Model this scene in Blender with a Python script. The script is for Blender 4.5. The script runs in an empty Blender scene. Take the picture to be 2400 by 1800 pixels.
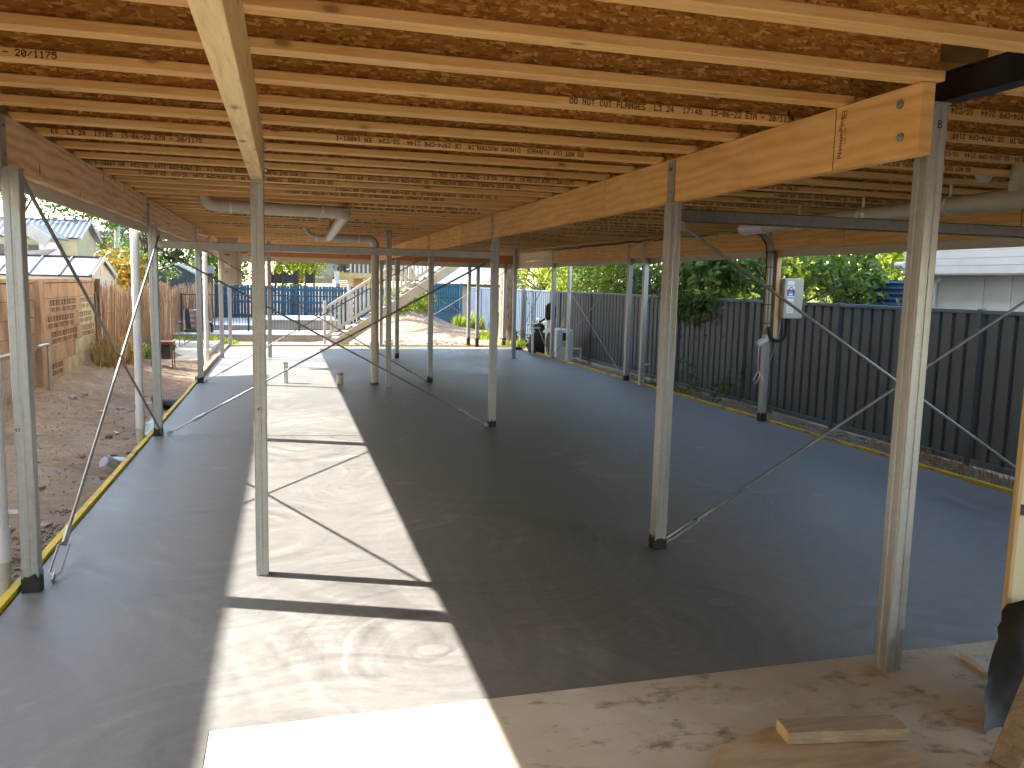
import bpy, bmesh, math, random
import numpy as np
from mathutils import Vector, Matrix

SC = bpy.context.scene
COL = SC.collection
random.seed(7)
RNG = np.random.default_rng(7)

# ------------------------------------------------------------------ camera
YAW, PIT, ROL, FPX, CH = math.radians(15.56), math.radians(6.984), math.radians(1.356), 1909.9, 1.8
_f = np.array([math.sin(YAW)*math.cos(PIT), math.cos(YAW)*math.cos(PIT), -math.sin(PIT)])
_r = np.array([math.cos(YAW), -math.sin(YAW), 0.0])
_u = np.cross(_r, _f)
_r2 = _r*math.cos(ROL) + _u*math.sin(ROL)
_u2 = -_r*math.sin(ROL) + _u*math.cos(ROL)
cam_d = bpy.data.cameras.new('camera')
cam = bpy.data.objects.new('camera', cam_d)
COL.objects.link(cam)
cam.matrix_world = Matrix(((_r2[0], _u2[0], -_f[0], 0), (_r2[1], _u2[1], -_f[1], 0), (_r2[2], _u2[2], -_f[2], CH), (0, 0, 0, 1)))
cam_d.sensor_fit = 'HORIZONTAL'
cam_d.sensor_width = 36.0
cam_d.lens = FPX/2400*36
cam_d.clip_start = 0.05
cam_d.clip_end = 2000
SC.camera = cam

# ------------------------------------------------------------------ sky and sun
SUN_TO = Vector((-1.0, 0.4, 0.96)).normalized()       # towards the sun
world = bpy.data.worlds.new('World')
SC.world = world
world.use_nodes = True
wn = world.node_tree.nodes
wl = world.node_tree.links
wn.clear()
sky = wn.new('ShaderNodeTexSky')
sky.sky_type = 'NISHITA'
sky.sun_disc = False
sky.sun_elevation = math.asin(SUN_TO.z)
sky.sun_rotation = math.atan2(SUN_TO.x, SUN_TO.y)
sky.air_density = 1.0
sky.dust_density = 1.0
sky.ozone_density = 1.0
bg = wn.new('ShaderNodeBackground')
bg.inputs['Strength'].default_value = 0.115
wo = wn.new('ShaderNodeOutputWorld')
tint = wn.new('ShaderNodeMix'); tint.data_type = 'RGBA'; tint.blend_type = 'MULTIPLY'; tint.inputs[0].default_value = 1.0; tint.inputs[7].default_value = (1.05, .975, .84, 1)   # camera white balance for open shade
wl.new(sky.outputs[0], tint.inputs[6])
wl.new(tint.outputs[2], bg.inputs[0])
wl.new(bg.outputs[0], wo.inputs[0])
sd = bpy.data.lights.new('sun', 'SUN')
sd.energy = 2.25
sd.angle = math.radians(0.55)
sd.color = (1.0, 0.945, 0.86)
sun = bpy.data.objects.new('sun', sd)
COL.objects.link(sun)
sun.location = (-20, 8, 20)
sun.rotation_euler = SUN_TO.to_track_quat('Z', 'Y').to_euler()

SC.view_settings.view_transform = 'Standard'
SC.view_settings.look = 'None'
SC.view_settings.gamma = 1.0
SC.view_settings.use_curve_mapping = False
SC.view_settings.exposure = 3.3
cy = SC.cycles
cy.use_denoising = True
try:
    cy.denoiser = 'OPENIMAGEDENOISE'
    cy.denoising_input_passes = 'RGB_ALBEDO_NORMAL'
except Exception:
    pass
cy.use_adaptive_sampling = True
cy.adaptive_threshold = 0.02
cy.max_bounces = 10
cy.diffuse_bounces = 7
cy.glossy_bounces = 4
cy.transparent_max_bounces = 8
cy.sample_clamp_indirect = 8.0
cy.caustics_reflective = False
cy.caustics_refractive = False

# ------------------------------------------------------------------ pixel -> place (pixels of the 2400 x 1800 photograph)
CO = np.array([0, 0, CH])
def ray(x, y):
    return ((x-1200)/FPX)*_r2 + (-(y-900)/FPX)*_u2 + _f
def PZ(x, y, z=0.0):
    d = ray(x, y); return CO + d*((z-CH)/d[2])
def PX(x, y, X):
    d = ray(x, y); return CO + d*(X/d[0])
def PY(x, y, Y):
    d = ray(x, y); return CO + d*(Y/d[1])

# ------------------------------------------------------------------ materials
class NT:
    def __init__(s, name):
        s.m = bpy.data.materials.new(name); s.m.use_nodes = True
        s.t = s.m.node_tree; s.t.nodes.clear()
        s.out = s.t.nodes.new('ShaderNodeOutputMaterial')
        s.b = s.t.nodes.new('ShaderNodeBsdfPrincipled')
        s.t.links.new(s.b.outputs[0], s.out.inputs[0])
    def n(s, typ, **kw):
        nd = s.t.nodes.new(typ)
        for k, v in kw.items(): setattr(nd, k, v)
        return nd
    def put(s, sock, v):
        if isinstance(v, bpy.types.NodeSocket): s.t.links.new(v, sock)
        elif v is not None:
            if sock.type == 'RGBA' and len(v) == 3: v = (*v, 1)
            sock.default_value = v
    def set(s, **kw):
        names = dict(col='Base Color', rough='Roughness', metal='Metallic', spec='Specular IOR Level', alpha='Alpha', coat='Coat Weight', normal='Normal', trans='Transmission Weight', emit='Emission Color', emits='Emission Strength', sss='Subsurface Weight')
        for k, v in kw.items(): s.put(s.b.inputs[names[k]], v)
        return s
    def co(s, scale=(1, 1, 1), rnd=0.0, rot=(0, 0, 0), kind='Object'):
        v = s.n('ShaderNodeNewGeometry').outputs['Position'] if kind == 'World' else s.n('ShaderNodeTexCoord').outputs[kind]
        if rnd:
            oi = s.n('ShaderNodeObjectInfo')
            a = s.n('ShaderNodeVectorMath', operation='MULTIPLY_ADD')
            cb = s.n('ShaderNodeCombineXYZ')
            for i in range(3):
                mm = s.n('ShaderNodeMath', operation='MULTIPLY'); s.put(mm.inputs[0], oi.outputs['Random']); mm.inputs[1].default_value = rnd*(1+i*1.37)
                s.t.links.new(mm.outputs[0], cb.inputs[i])
            s.put(a.inputs[0], v); a.inputs[1].default_value = (1, 1, 1); s.put(a.inputs[2], cb.outputs[0]); v = a.outputs[0]
        mp = s.n('ShaderNodeMapping'); s.put(mp.inputs['Vector'], v); mp.inputs['Scale'].default_value = scale; mp.inputs['Rotation'].default_value = rot
        return mp.outputs[0]
    def noise(s, vec, scale=5, detail=4, rough=.55, dist=0.0, out=0):
        nd = s.n('ShaderNodeTexNoise'); s.put(nd.inputs['Vector'], vec)
        nd.inputs['Scale'].default_value = scale; nd.inputs['Detail'].default_value = detail
        nd.inputs['Roughness'].default_value = rough; nd.inputs['Distortion'].default_value = dist
        return nd.outputs[out]
    def vor(s, vec, scale=5, feature='F1', out='Distance', rnd=1.0, dims='3D'):
        nd = s.n('ShaderNodeTexVoronoi', feature=feature, voronoi_dimensions=dims); s.put(nd.inputs['Vector'], vec)
        nd.inputs['Scale'].default_value = scale; nd.inputs['Randomness'].default_value = rnd
        return nd.outputs[out]
    def wave(s, vec, scale=5, dist=0, det=2, dscale=1, kind='BANDS', dirn='X', prof='SIN'):
        nd = s.n('ShaderNodeTexWave', wave_type=kind, wave_profile=prof)
        if kind == 'BANDS': nd.bands_direction = dirn
        else: nd.rings_direction = dirn
        s.put(nd.inputs['Vector'], vec); nd.inputs['Scale'].default_value = scale; nd.inputs['Distortion'].default_value = dist
        nd.inputs['Detail'].default_value = det; nd.inputs['Detail Scale'].default_value = dscale
        return nd.outputs['Fac']
    def ramp(s, fac, stops, interp='LINEAR'):
        nd = s.n('ShaderNodeValToRGB'); s.put(nd.inputs[0], fac); cr = nd.color_ramp; cr.interpolation = interp
        while len(cr.elements) > len(stops): cr.elements.remove(cr.elements[-1])
        while len(cr.elements) < len(stops): cr.elements.new(0.5)
        for e, (p, c) in zip(cr.elements, stops):
            e.position = p; e.color = (c, c, c, 1) if isinstance(c, (int, float)) else (*c, 1)
        return nd.outputs[0]
    def mix(s, fac, a, b, mode='MIX'):
        nd = s.n('ShaderNodeMix', data_type='RGBA', blend_type=mode); nd.clamp_factor = True
        s.put(nd.inputs[0], fac); s.put(nd.inputs[6], a); s.put(nd.inputs[7], b)
        return nd.outputs[2]
    def math(s, op, a, b=None, c=None):
        nd = s.n('ShaderNodeMath', operation=op); s.put(nd.inputs[0], a)
        if b is not None: s.put(nd.inputs[1], b)
        if c is not None: s.put(nd.inputs[2], c)
        return nd.outputs[0]
    def bump(s, h, strength=.3, dist=.01):
        nd = s.n('ShaderNodeBump'); nd.inputs['Strength'].default_value = strength; nd.inputs['Distance'].default_value = dist
        s.put(nd.inputs['Height'], h); s.put(s.b.inputs['Normal'], nd.outputs[0]); return s
    def objvar(s, col, lo=.85, hi=1.1):
        oi = s.n('ShaderNodeObjectInfo')
        mr = s.n('ShaderNodeMapRange'); s.put(mr.inputs[0], oi.outputs['Random']); mr.inputs[3].default_value = lo; mr.inputs[4].default_value = hi
        cb = s.n('ShaderNodeCombineColor')
        for i in range(3): s.t.links.new(mr.outputs[0], cb.inputs[i])
        return s.mix(1.0, col, cb.outputs[0], 'MULTIPLY')

MAT = {}
def simple(name, c1, c2=None, scale=6, stretch=(1, 1, 1), rough=.6, metal=0.0, spec=.4, bump=0.0, bscale=None, detail=5, rnd=9.0, var=None, bdist=.01, lo=.35, hi=.65):
    t = NT(name); v = t.co(stretch, rnd)
    c2 = c2 or tuple(x*.75 for x in c1)
    f = t.noise(v, scale, detail)
    c = t.ramp(f, [(lo, c2), (hi, c1)])
    if var: c = t.objvar(c, *var)
    t.set(col=c, rough=rough, metal=metal, spec=spec)
    if bump: t.bump(t.noise(v, bscale or scale*4, 4), bump, bdist)
    MAT[name] = t.m; return t.m

def concrete_new():
    t = NT('new_concrete'); v = t.co()
    dn = t.n('ShaderNodeTexNoise'); t.put(dn.inputs['Vector'], v); dn.inputs['Scale'].default_value = .8; dn.inputs['Detail'].default_value = 2
    vm = t.n('ShaderNodeVectorMath', operation='MULTIPLY_ADD'); t.put(vm.inputs[0], dn.outputs['Color']); vm.inputs[1].default_value = (.5, .5, 0); t.put(vm.inputs[2], v)
    wob = t.noise(v, 3.0, 3)
    arcs = None
    for sc, fq, off, wt in ((.40, 15, 0., 1.), (.55, 18, 7.3, .8), (.30, 12, 19.1, .8)):
        mp = t.n('ShaderNodeMapping'); t.put(mp.inputs['Vector'], vm.outputs[0]); mp.inputs['Location'].default_value = (off, off*.7, 0)
        vo = t.n('ShaderNodeTexVoronoi', voronoi_dimensions='2D'); t.put(vo.inputs['Vector'], mp.outputs[0]); vo.inputs['Scale'].default_value = sc
        sp = t.n('ShaderNodeSeparateColor'); t.put(sp.inputs[0], vo.outputs['Color'])
        cb = t.n('ShaderNodeCombineXYZ')
        t.put(cb.inputs[0], t.math('MULTIPLY_ADD', vo.outputs['Distance'], fq/sc*.8, t.math('MULTIPLY', wob, .7)))
        t.put(cb.inputs[1], t.math('MULTIPLY', sp.outputs[0], 37.)); t.put(cb.inputs[2], t.math('MULTIPLY', t.noise(v, .7, 1), 1.6))
        ln = t.noise(cb.outputs[0], 1.0, 3, .6)
        ln = t.math('SUBTRACT', ln, .5)
        m = t.ramp(t.noise(mp.outputs[0], .7, 2), [(.40, 0.), (.58, wt)])
        ln = t.math('MULTIPLY', ln, m)
        arcs = ln if arcs is None else t.math('ADD', arcs, ln)
    fine = t.noise(t.co((1, 1, 1)), 18, 6, .65)
    broad = t.noise(v, .45, 3, .5)
    scuff = t.noise(t.co((1.2, 4, 1), rot=(0, 0, .4)), 5.5, 5, .7, 1.4)
    h = t.math('MULTIPLY_ADD', arcs, .8, t.math('MULTIPLY_ADD', fine, .28, t.math('MULTIPLY_ADD', scuff, .26, t.math('MULTIPLY', broad, .46))))
    c = t.ramp(h, [(.26, (.112, .109, .103)), (.50, (.168, .165, .157)), (.66, (.212, .209, .200)), (.85, (.32, .316, .305))])
    pad = t.ramp(t.vor(t.co((1, 1.4, 1)), 1.1), [(.085, 1.), (.10, 0.)])
    c = t.mix(t.math('MULTIPLY', pad, .22), c, (.34, .33, .31))
    rg = t.ramp(h, [(.32, .42), (.75, .66)])
    t.set(col=c, rough=rg, spec=.32)
    t.bump(t.math('MULTIPLY_ADD', arcs, 1.2, t.math('MULTIPLY', fine, .5)), .10, .004)
    MAT['new_concrete'] = t.m

def concrete_old():
    t = NT('old_concrete'); v = t.co()
    a = t.noise(v, 1.1, 6, .6, .3); b = t.noise(v, 9, 8, .7); g = t.noise(t.co((1, 3.5, 1), rot=(0, 0, .35)), 2.1, 6, .65, .8)
    c = t.ramp(a, [(.3, (.42, .365, .285)), (.55, (.52, .47, .385)), (.75, (.62, .58, .51))])
    st = t.ramp(t.math('MULTIPLY_ADD', b, .45, t.math('MULTIPLY', g, .6)), [(.56, 0.), (.66, 1.)])
    c = t.mix(t.math('MULTIPLY', st, .75), c, (.17, .115, .07))
    pale = t.ramp(t.noise(v, 3.3, 5, .6, 1.2), [(.58, 0.), (.7, 1.)])
    c = t.mix(t.math('MULTIPLY', pale, .45), c, (.66, .64, .60))
    sp = t.ramp(t.vor(v, 13), [(.0, 1.), (.09, 0.)])
    spm = t.ramp(t.noise(v, 1.7, 2), [(.5, 0.), (.6, 1.)])
    c = t.mix(t.math('MULTIPLY', t.math('MULTIPLY', sp, spm), .7), c, (.10, .075, .05))
    t.set(col=c, rough=.85, spec=.25); t.bump(t.math('ADD', b, g), .25, .006)
    MAT['old_concrete'] = t.m

def pine(name, lo, mid, hi, axis='X', knots=True, var=(.82, 1.12)):
    t = NT(name)
    st = {'X': (.55, 9, 9), 'Y': (9, .55, 9), 'Z': (9, 9, .55)}[axis]
    v = t.co(st, 11.0)
    g = t.noise(v, 3.2, 6, .6, .9); g2 = t.noise(v, 13, 3, .6)
    h = t.math('MULTIPLY_ADD', g2, .35, t.math('MULTIPLY', g, .75))
    c = t.ramp(h, [(.36, lo), (.55, mid), (.72, hi)])
    st2 = {'X': (1.0, 2.4, 2.4), 'Y': (2.4, 1.0, 2.4), 'Z': (2.4, 2.4, 1.0)}[axis]
    k = t.ramp(t.vor(t.co(st2, 23.0), 3.1), [(.0, 1.), (.07, .9), (.11, .3), (.2, 0.)])
    if knots: c = t.mix(t.math('MULTIPLY', k, .8), c, tuple(x*.28 for x in lo))
    c = t.objvar(c, *var)
    t.set(col=c, rough=.62, spec=.3); t.bump(h, .12, .003)
    MAT[name] = t.m

def osb():
    t = NT('osb_web')
    v = t.co((1, 1, 1), 17.0)
    dn = t.n('ShaderNodeTexNoise'); t.put(dn.inputs['Vector'], v); dn.inputs['Scale'].default_value = 7; dn.inputs['Detail'].default_value = 2
    cols = []
    for i, (rx, st, sc) in enumerate((((0, .5, 0), (20, 20, 95), 1.0), ((0, -.65, 0), (19, 19, 90), 1.0), ((0, 1.3, 0), (21, 21, 92), .9))):
        mp = t.n('ShaderNodeMapping'); t.put(mp.inputs['Vector'], v); mp.inputs['Rotation'].default_value = rx; mp.inputs['Scale'].default_value = st
        vm = t.n('ShaderNodeVectorMath', operation='MULTIPLY_ADD'); t.put(vm.inputs[0], dn.outputs['Color']); vm.inputs[1].default_value = (.5, .5, .5); t.put(vm.inputs[2], mp.outputs[0])
        vo = t.n('ShaderNodeTexVoronoi'); t.put(vo.inputs['Vector'], vm.outputs[0]); vo.inputs['Scale'].default_value = sc
        sp = t.n('ShaderNodeSeparateColor'); t.put(sp.inputs[0], vo.outputs['Color']); cols.append((sp.outputs[0], vo.outputs['Distance']))
    pick = t.noise(v, 24, 2)
    a = t.mix(t.ramp(pick, [(.46, 0.), (.52, 1.)]), cols[0][0], cols[1][0])
    b = t.mix(t.ramp(t.noise(v, 19, 2, out=0), [(.52, 0.), (.56, 1.)]), a, cols[2][0])
    c = t.ramp(b, [(.0, (.27, .105, .016)), (.3, (.43, .195, .035)), (.75, (.53, .26, .052)), (.96, (.78, .48, .16))])
    c = t.objvar(c, .85, 1.15)
    t.set(col=c, rough=.6, spec=.35); t.bump(b, .3, .003)
    MAT['osb_web'] = t.m

def lvl(name, lo, mid, hi, marks):
    t = NT(name); v = t.co((1, 1, 1), 31.0)
    vs = t.co((1, .55, 2.2), 31.0)
    cont = t.wave(vs, 2.2, 7.5, 2.5, 1.2, dirn='Z')
    n1 = t.noise(vs, 2.3, 6, .6, 1.2); n2 = t.noise(t.co((1, .5, 16), 31.), 9, 4)
    h = t.math('MULTIPLY_ADD', cont, .34 if marks >= 1 else .17, t.math('MULTIPLY_ADD', n1, .66, t.math('MULTIPLY', n2, .26)))
    c = t.ramp(h, [(.36, lo), (.55, mid), (.75, hi)])
    k = t.ramp(t.vor(t.co((1, 3.4, 1.1), 5.0), 2.6), [(.0, 1.), (.08, .85), (.16, 0.)] if marks >= 1 else [(.0, 1.), (.045, .8), (.10, 0.)])
    km = t.ramp(t.noise(v, .9, 1), [(.34, 0.), (.46, 1.)] if marks >= 1 else [(.42, 0.), (.55, 1.)])
    c = t.mix(t.math('MULTIPLY', t.math('MULTIPLY', k, km), marks), c, tuple(x*.22 for x in lo))
    c = t.objvar(c, .9, 1.08)
    t.set(col=c, rough=.6, spec=.3); t.bump(h, .1, .003)
    MAT[name] = t.m

def galv(name='galvanised_steel', base=(.385, .39, .385), dark=(.31, .315, .312)):
    t = NT(name); v = t.co((1, 1, 1), 13.)
    a = t.noise(v, 26, 4, .6); b = t.noise(t.co((7, 7, .5), 13.), 3, 5, .6, .4); d = t.vor(v, 60, out='Distance')
    h = t.math('MULTIPLY_ADD', a, .4, t.math('MULTIPLY_ADD', d, .15, t.math('MULTIPLY', b, .6)))
    c = t.ramp(h, [(.4, dark), (.58, base), (.75, tuple(min(1, x*1.15) for x in base))])
    t.set(col=c, rough=t.ramp(h, [(.4, .34), (.7, .56)]), metal=.72, spec=.5); t.bump(a, .05, .002)
    MAT[name] = t.m

def yellow_paint():
    t = NT('yellow_formwork'); v = t.co((1, 1, 1), 5.)
    a = t.noise(v, 2.7, 5, .65, .3); b = t.noise(t.co((3, .6, 3), 5.), 8, 5)
    c = t.ramp(b, [(.35, (.50, .34, .02)), (.6, (.66, .47, .035))])
    w = t.ramp(t.math('MULTIPLY_ADD', a, .7, t.math('MULTIPLY', b, .35)), [(.55, 0.), (.63, 1.)])
    c = t.mix(t.math('MULTIPLY', w, .85), c, (.20, .17, .135))
    t.set(col=c, rough=.65, spec=.3); t.bump(b, .25, .003); MAT['yellow_formwork'] = t.m

def dirt():
    t = NT('dirt'); v = t.co()
    a = t.noise(v, .8, 6, .6, .4); b = t.noise(v, 7, 8, .7); d = t.noise(v, 40, 4, .7)
    h = t.math('MULTIPLY_ADD', d, .25, t.math('MULTIPLY_ADD', b, .45, t.math('MULTIPLY', a, .4)))
    c = t.ramp(h, [(.38, (.125, .088, .060)), (.52, (.225, .165, .117)), (.64, (.31, .235, .175)), (.8, (.44, .365, .29))])
    gy = t.ramp(t.noise(v, 1.3, 5, .6), [(.56, 0.), (.66, 1.)])
    c = t.mix(t.math('MULTIPLY', gy, .55), c, (.26, .245, .22))
    t.set(col=c, rough=.95, spec=.15); t.bump(t.math('MULTIPLY_ADD', d, .5, b), .55, .03); MAT['dirt'] = t.m

def leaf(name, dark, mid, light, trans=.35, rough=.45):
    t = NT(name)
    g = t.n('ShaderNodeNewGeometry')
    n = t.noise(t.co((1, 1, 1), 3.), 1.1, 3)
    f = t.math('MULTIPLY_ADD', g.outputs['Random Per Island'], .6, t.math('MULTIPLY', n, .55))
    c = t.ramp(f, [(.22, dark), (.55, mid), (.85, light)])
    t.set(col=c, rough=rough, spec=.35)
    tr = t.n('ShaderNodeBsdfTranslucent'); t.put(tr.inputs[0], t.mix(1., c, (1.3, 1.25, .55), 'MULTIPLY'))
    mx = t.n('ShaderNodeMixShader'); mx.inputs[0].default_value = trans
    t.t.links.new(t.b.outputs[0], mx.inputs[1]); t.t.links.new(tr.outputs[0], mx.inputs[2]); t.t.links.new(mx.outputs[0], t.out.inputs[0])
    MAT[name] = t.m

concrete_new(); concrete_old(); osb(); galv(); yellow_paint(); dirt()
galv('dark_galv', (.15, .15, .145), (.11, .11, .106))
galv('bright_rod', (.29, .287, .275), (.21, .207, .197))
pine('pine_flange', (.68, .375, .12), (.80, .48, .18), (.87, .58, .26), 'X', var=(.88, 1.06))
pine('pine_board', (.44, .27, .12), (.56, .37, .18), (.66, .47, .26), 'Y')
pine('pine_upright', (.46, .29, .13), (.58, .39, .19), (.68, .49, .27), 'Z', knots=False)
pine('grey_timber', (.22, .16, .10), (.33, .25, .165), (.43, .34, .24), 'X')
pine('red_timber', (.42, .17, .06), (.54, .24, .09), (.62, .31, .13), 'X')
pine('lam_timber', (.60, .42, .18), (.76, .57, .29), (.84, .68, .40), 'Y', var=(.97, 1.03))
lvl('lvl_face', (.68, .36, .115), (.79, .465, .165), (.86, .57, .25), .7)
lvl('lvl_face_knotty', (.58, .34, .18), (.74, .49, .28), (.82, .59, .37), 1.0)
simple('ply_edge', (.60, .42, .20), (.45, .29, .12), 14, (1, .3, 20), .7)
simple('black_paint', (.012, .012, .013), (.03, .028, .026), 18, rough=.55)
simple('dark_steel', (.035, .036, .038), (.018, .018, .019), 6, rough=.5, metal=.4)
simple('white_pvc', (.80, .80, .79), (.70, .70, .68), 3, rough=.35, spec=.5)
simple('cream_pvc', (.60, .57, .50), (.53, .50, .43), 3, rough=.4, spec=.5)
simple('pale_bounce', (.50, .47, .42), (.42, .39, .34), 1.5, rough=.9)  # pale tone for the ground added as sun bounce
simple('white_paint', (.80, .79, .76), (.70, .68, .64), 2.5, rough=.5)
simple('cream_fascia', (.66, .60, .50), (.57, .51, .42), 2, (1, .4, 3), .6)
simple('cream_cladding', (.74, .66, .47), (.66, .58, .40), 1.5, rough=.55)
simple('cream_sheet', (.75, .66, .42), (.71, .62, .39), 1.2, rough=.4)
simple('grey_wall', (.52, .51, .48), (.42, .41, .385), 2, rough=.8)
simple('ink', (.035, .020, .010), (.09, .05, .022), 60, rough=.8)
simple('rust', (.16, .06, .03), (.08, .03, .015), 20, rough=.8)
simple('rubber', (.012, .012, .012), (.02, .02, .02), 8, rough=.6)
simple('black_plastic', (.020, .021, .024), (.055, .05, .042), 5, rough=.62, spec=.25)
simple('poly_sheet', (.16, .165, .17), (.30, .30, .29), 4, rough=.4)
simple('fence_steel', (.082, .112, .160), (.070, .098, .140), 1.2, (1, 1, .3), rough=.42, spec=.5)
simple('fence_cap', (.10, .145, .22), (.085, .125, .19), 2, rough=.35, spec=.5)
simple('blue_paling', (.022, .092, .155), (.015, .068, .118), 3, (6, 6, .6), .65, var=(.8, 1.2), bump=.15)
simple('blue_sheet', (.028, .115, .20), (.02, .09, .16), 1.5, rough=.5)
simple('pool_black', (.015, .015, .017), (.03, .028, .027), 9, rough=.4)
simple('far_cream', (.36, .33, .27), (.30, .27, .22), 2, rough=.6)
simple('far_yellow', (.42, .37, .23), (.36, .31, .19), 1.5, rough=.6)
simple('far_white', (.44, .43, .40), (.36, .35, .33), 2.5, rough=.5)
simple('pool_paving', (.36, .36, .37), (.27, .28, .30), 2.5, rough=.7)
simple('render_grey', (.33, .305, .28), (.26, .24, .22), 2.0, rough=.85)
simple('roof_blue', (.15, .18, .225), (.115, .14, .18), 1.5, rough=.45, metal=.3)
simple('roof_grey', (.22, .235, .255), (.17, .18, .20), 1.5, rough=.45, metal=.3)
simple('shed_roof', (.20, .225, .265), (.16, .18, .215), .8, rough=.4)
simple('shed_dark', (.045, .052, .062), (.035, .04, .05), 1.5, rough=.5)
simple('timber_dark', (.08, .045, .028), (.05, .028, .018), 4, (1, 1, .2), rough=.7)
simple('red_tile', (.42, .14, .08), (.28, .09, .05), 9, rough=.8)
simple('curtain', (.66, .58, .60), (.56, .48, .50), 6, (6, 6, .4), rough=.9)
simple('window_dark', (.02, .022, .025), (.035, .038, .04), 2, rough=.12, spec=.6)
simple('brush_reed', (.36, .245, .155), (.20, .13, .085), 5, (9, 9, .5), .9, var=(.5, 1.25), bump=.4, bscale=30)
simple('bark', (.30, .21, .14), (.13, .085, .055), 7, (3, 3, .7), .95, bump=.9, bscale=12, bdist=.04)
simple('bark_dark', (.13, .10, .075), (.06, .045, .034), 7, (3, 3, .7), .95, bump=.6, bscale=12, bdist=.03)
simple('rock', (.40, .37, .33), (.20, .175, .15), 9, rough=.9, var=(.55, 1.2), bump=.4)
simple('rock_brown', (.33, .23, .155), (.20, .135, .09), 9, rough=.95, var=(.6, 1.25), bump=.4)
simple('chair_black', (.014, .014, .016), (.022, .021, .021), 9, rough=.85)
simple('chair_brown', (.135, .10, .088), (.105, .078, .068), 9, rough=.9)
simple('chair_frame', (.25, .25, .26), (.20, .20, .21), 9, rough=.35, metal=.7)
simple('beige_box', (.56, .50, .40), (.51, .455, .36), 2, rough=.45)
simple('heater_shell', (.46, .42, .35), (.42, .38, .315), 2, rough=.35, spec=.5)
simple('label_white', (.82, .82, .82), (.76, .76, .77), 9, rough=.5)
simple('label_blue', (.03, .06, .34), (.025, .05, .30), 9, rough=.5)
simple('label_red', (.55, .03, .03), (.5, .03, .03), 9, rough=.5)
simple('tank_blue', (.05, .10, .19), (.035, .075, .14), 3, rough=.35, metal=.3)
simple('heat_white', (.72, .73, .74), (.64, .65, .66), 2, rough=.4)
simple('bin_green', (.05, .16, .08), (.04, .12, .06), 3, rough=.5)
simple('cable_yellow', (.55, .42, .12), (.48, .36, .10), 9, rough=.5)
simple('green_sheet', (.18, .30, .24), (.14, .24, .19), 3, rough=.5)
simple('shade_mesh', (.05, .05, .045), (.03, .03, .028), 14, rough=.9)
simple('ply_sheet', (.56, .43, .29), (.40, .29, .185), 5, (.6, 3, 1), rough=.85, bump=.2)
simple('dry_grass', (.42, .30, .13), (.27, .18, .075), 4, rough=.9, var=(.8, 1.2))
simple('grass_green', (.12, .20, .035), (.06, .12, .022), 4, rough=.8)
simple('subfloor', (.42, .25, .09), (.33, .18, .06), 3, rough=.8)
leaf('leaf_dark', (.016, .042, .014), (.034, .082, .024), (.075, .150, .040), .28)
leaf('leaf_lime', (.075, .125, .014), (.17, .24, .022), (.33, .36, .045), .5)
leaf('leaf_mid', (.035, .08, .018), (.085, .155, .03), (.18, .26, .06), .4)
leaf('leaf_croton', (.30, .07, .015), (.34, .22, .018), (.13, .17, .02), .3)
leaf('leaf_white', (.25, .32, .12), (.42, .48, .25), (.6, .62, .42), .4)
def breeze(name, c1, c2):
    t = NT(name); v = t.co((1, 1, 1), kind='World'); vw = t.co((1.3, 1.3, .55), kind='World')
    a = t.noise(vw, 2.2, 6, .65, .5); b = t.noise(v, 16, 5, .7)
    c = t.ramp(a, [(.30, tuple(x*.5 for x in c1)), (.46, c1), (.66, c2)])
    c = t.mix(t.ramp(b, [(.5, 0.), (.75, .6)]), c, tuple(x*.5 for x in c1))
    pal = t.ramp(t.noise(t.co((9, 9, .4), kind='World'), 2.6, 3), [(.64, 0.), (.7, 1.)])
    c = t.mix(t.math('MULTIPLY', pal, .3), c, (.55, .47, .36))
    c = t.objvar(c, .93, 1.06)
    t.set(col=c, rough=.92, spec=.15); t.bump(b, .35, .006); MAT[name] = t.m
breeze('block_brown', (.33, .22, .155), (.42, .285, .20))
breeze('block_grey', (.40, .345, .255), (.52, .46, .36))

# ------------------------------------------------------------------ mesh and object helpers
ORG = {}
def reg(o, org): ORG[o.name] = Vector(org); return o
def tag(o, label=None, cat=None, group=None, kind=None):
    if label: o['label'] = label
    if cat: o['category'] = cat
    if group: o['group'] = group
    if kind: o['kind'] = kind
    return o
def thing(name, label, cat, loc=(0, 0, 0), group=None):
    o = bpy.data.objects.new(name, None); COL.objects.link(o); o.location = loc; o.empty_display_size = .1
    reg(o, loc); return tag(o, label, cat, group)

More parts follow.
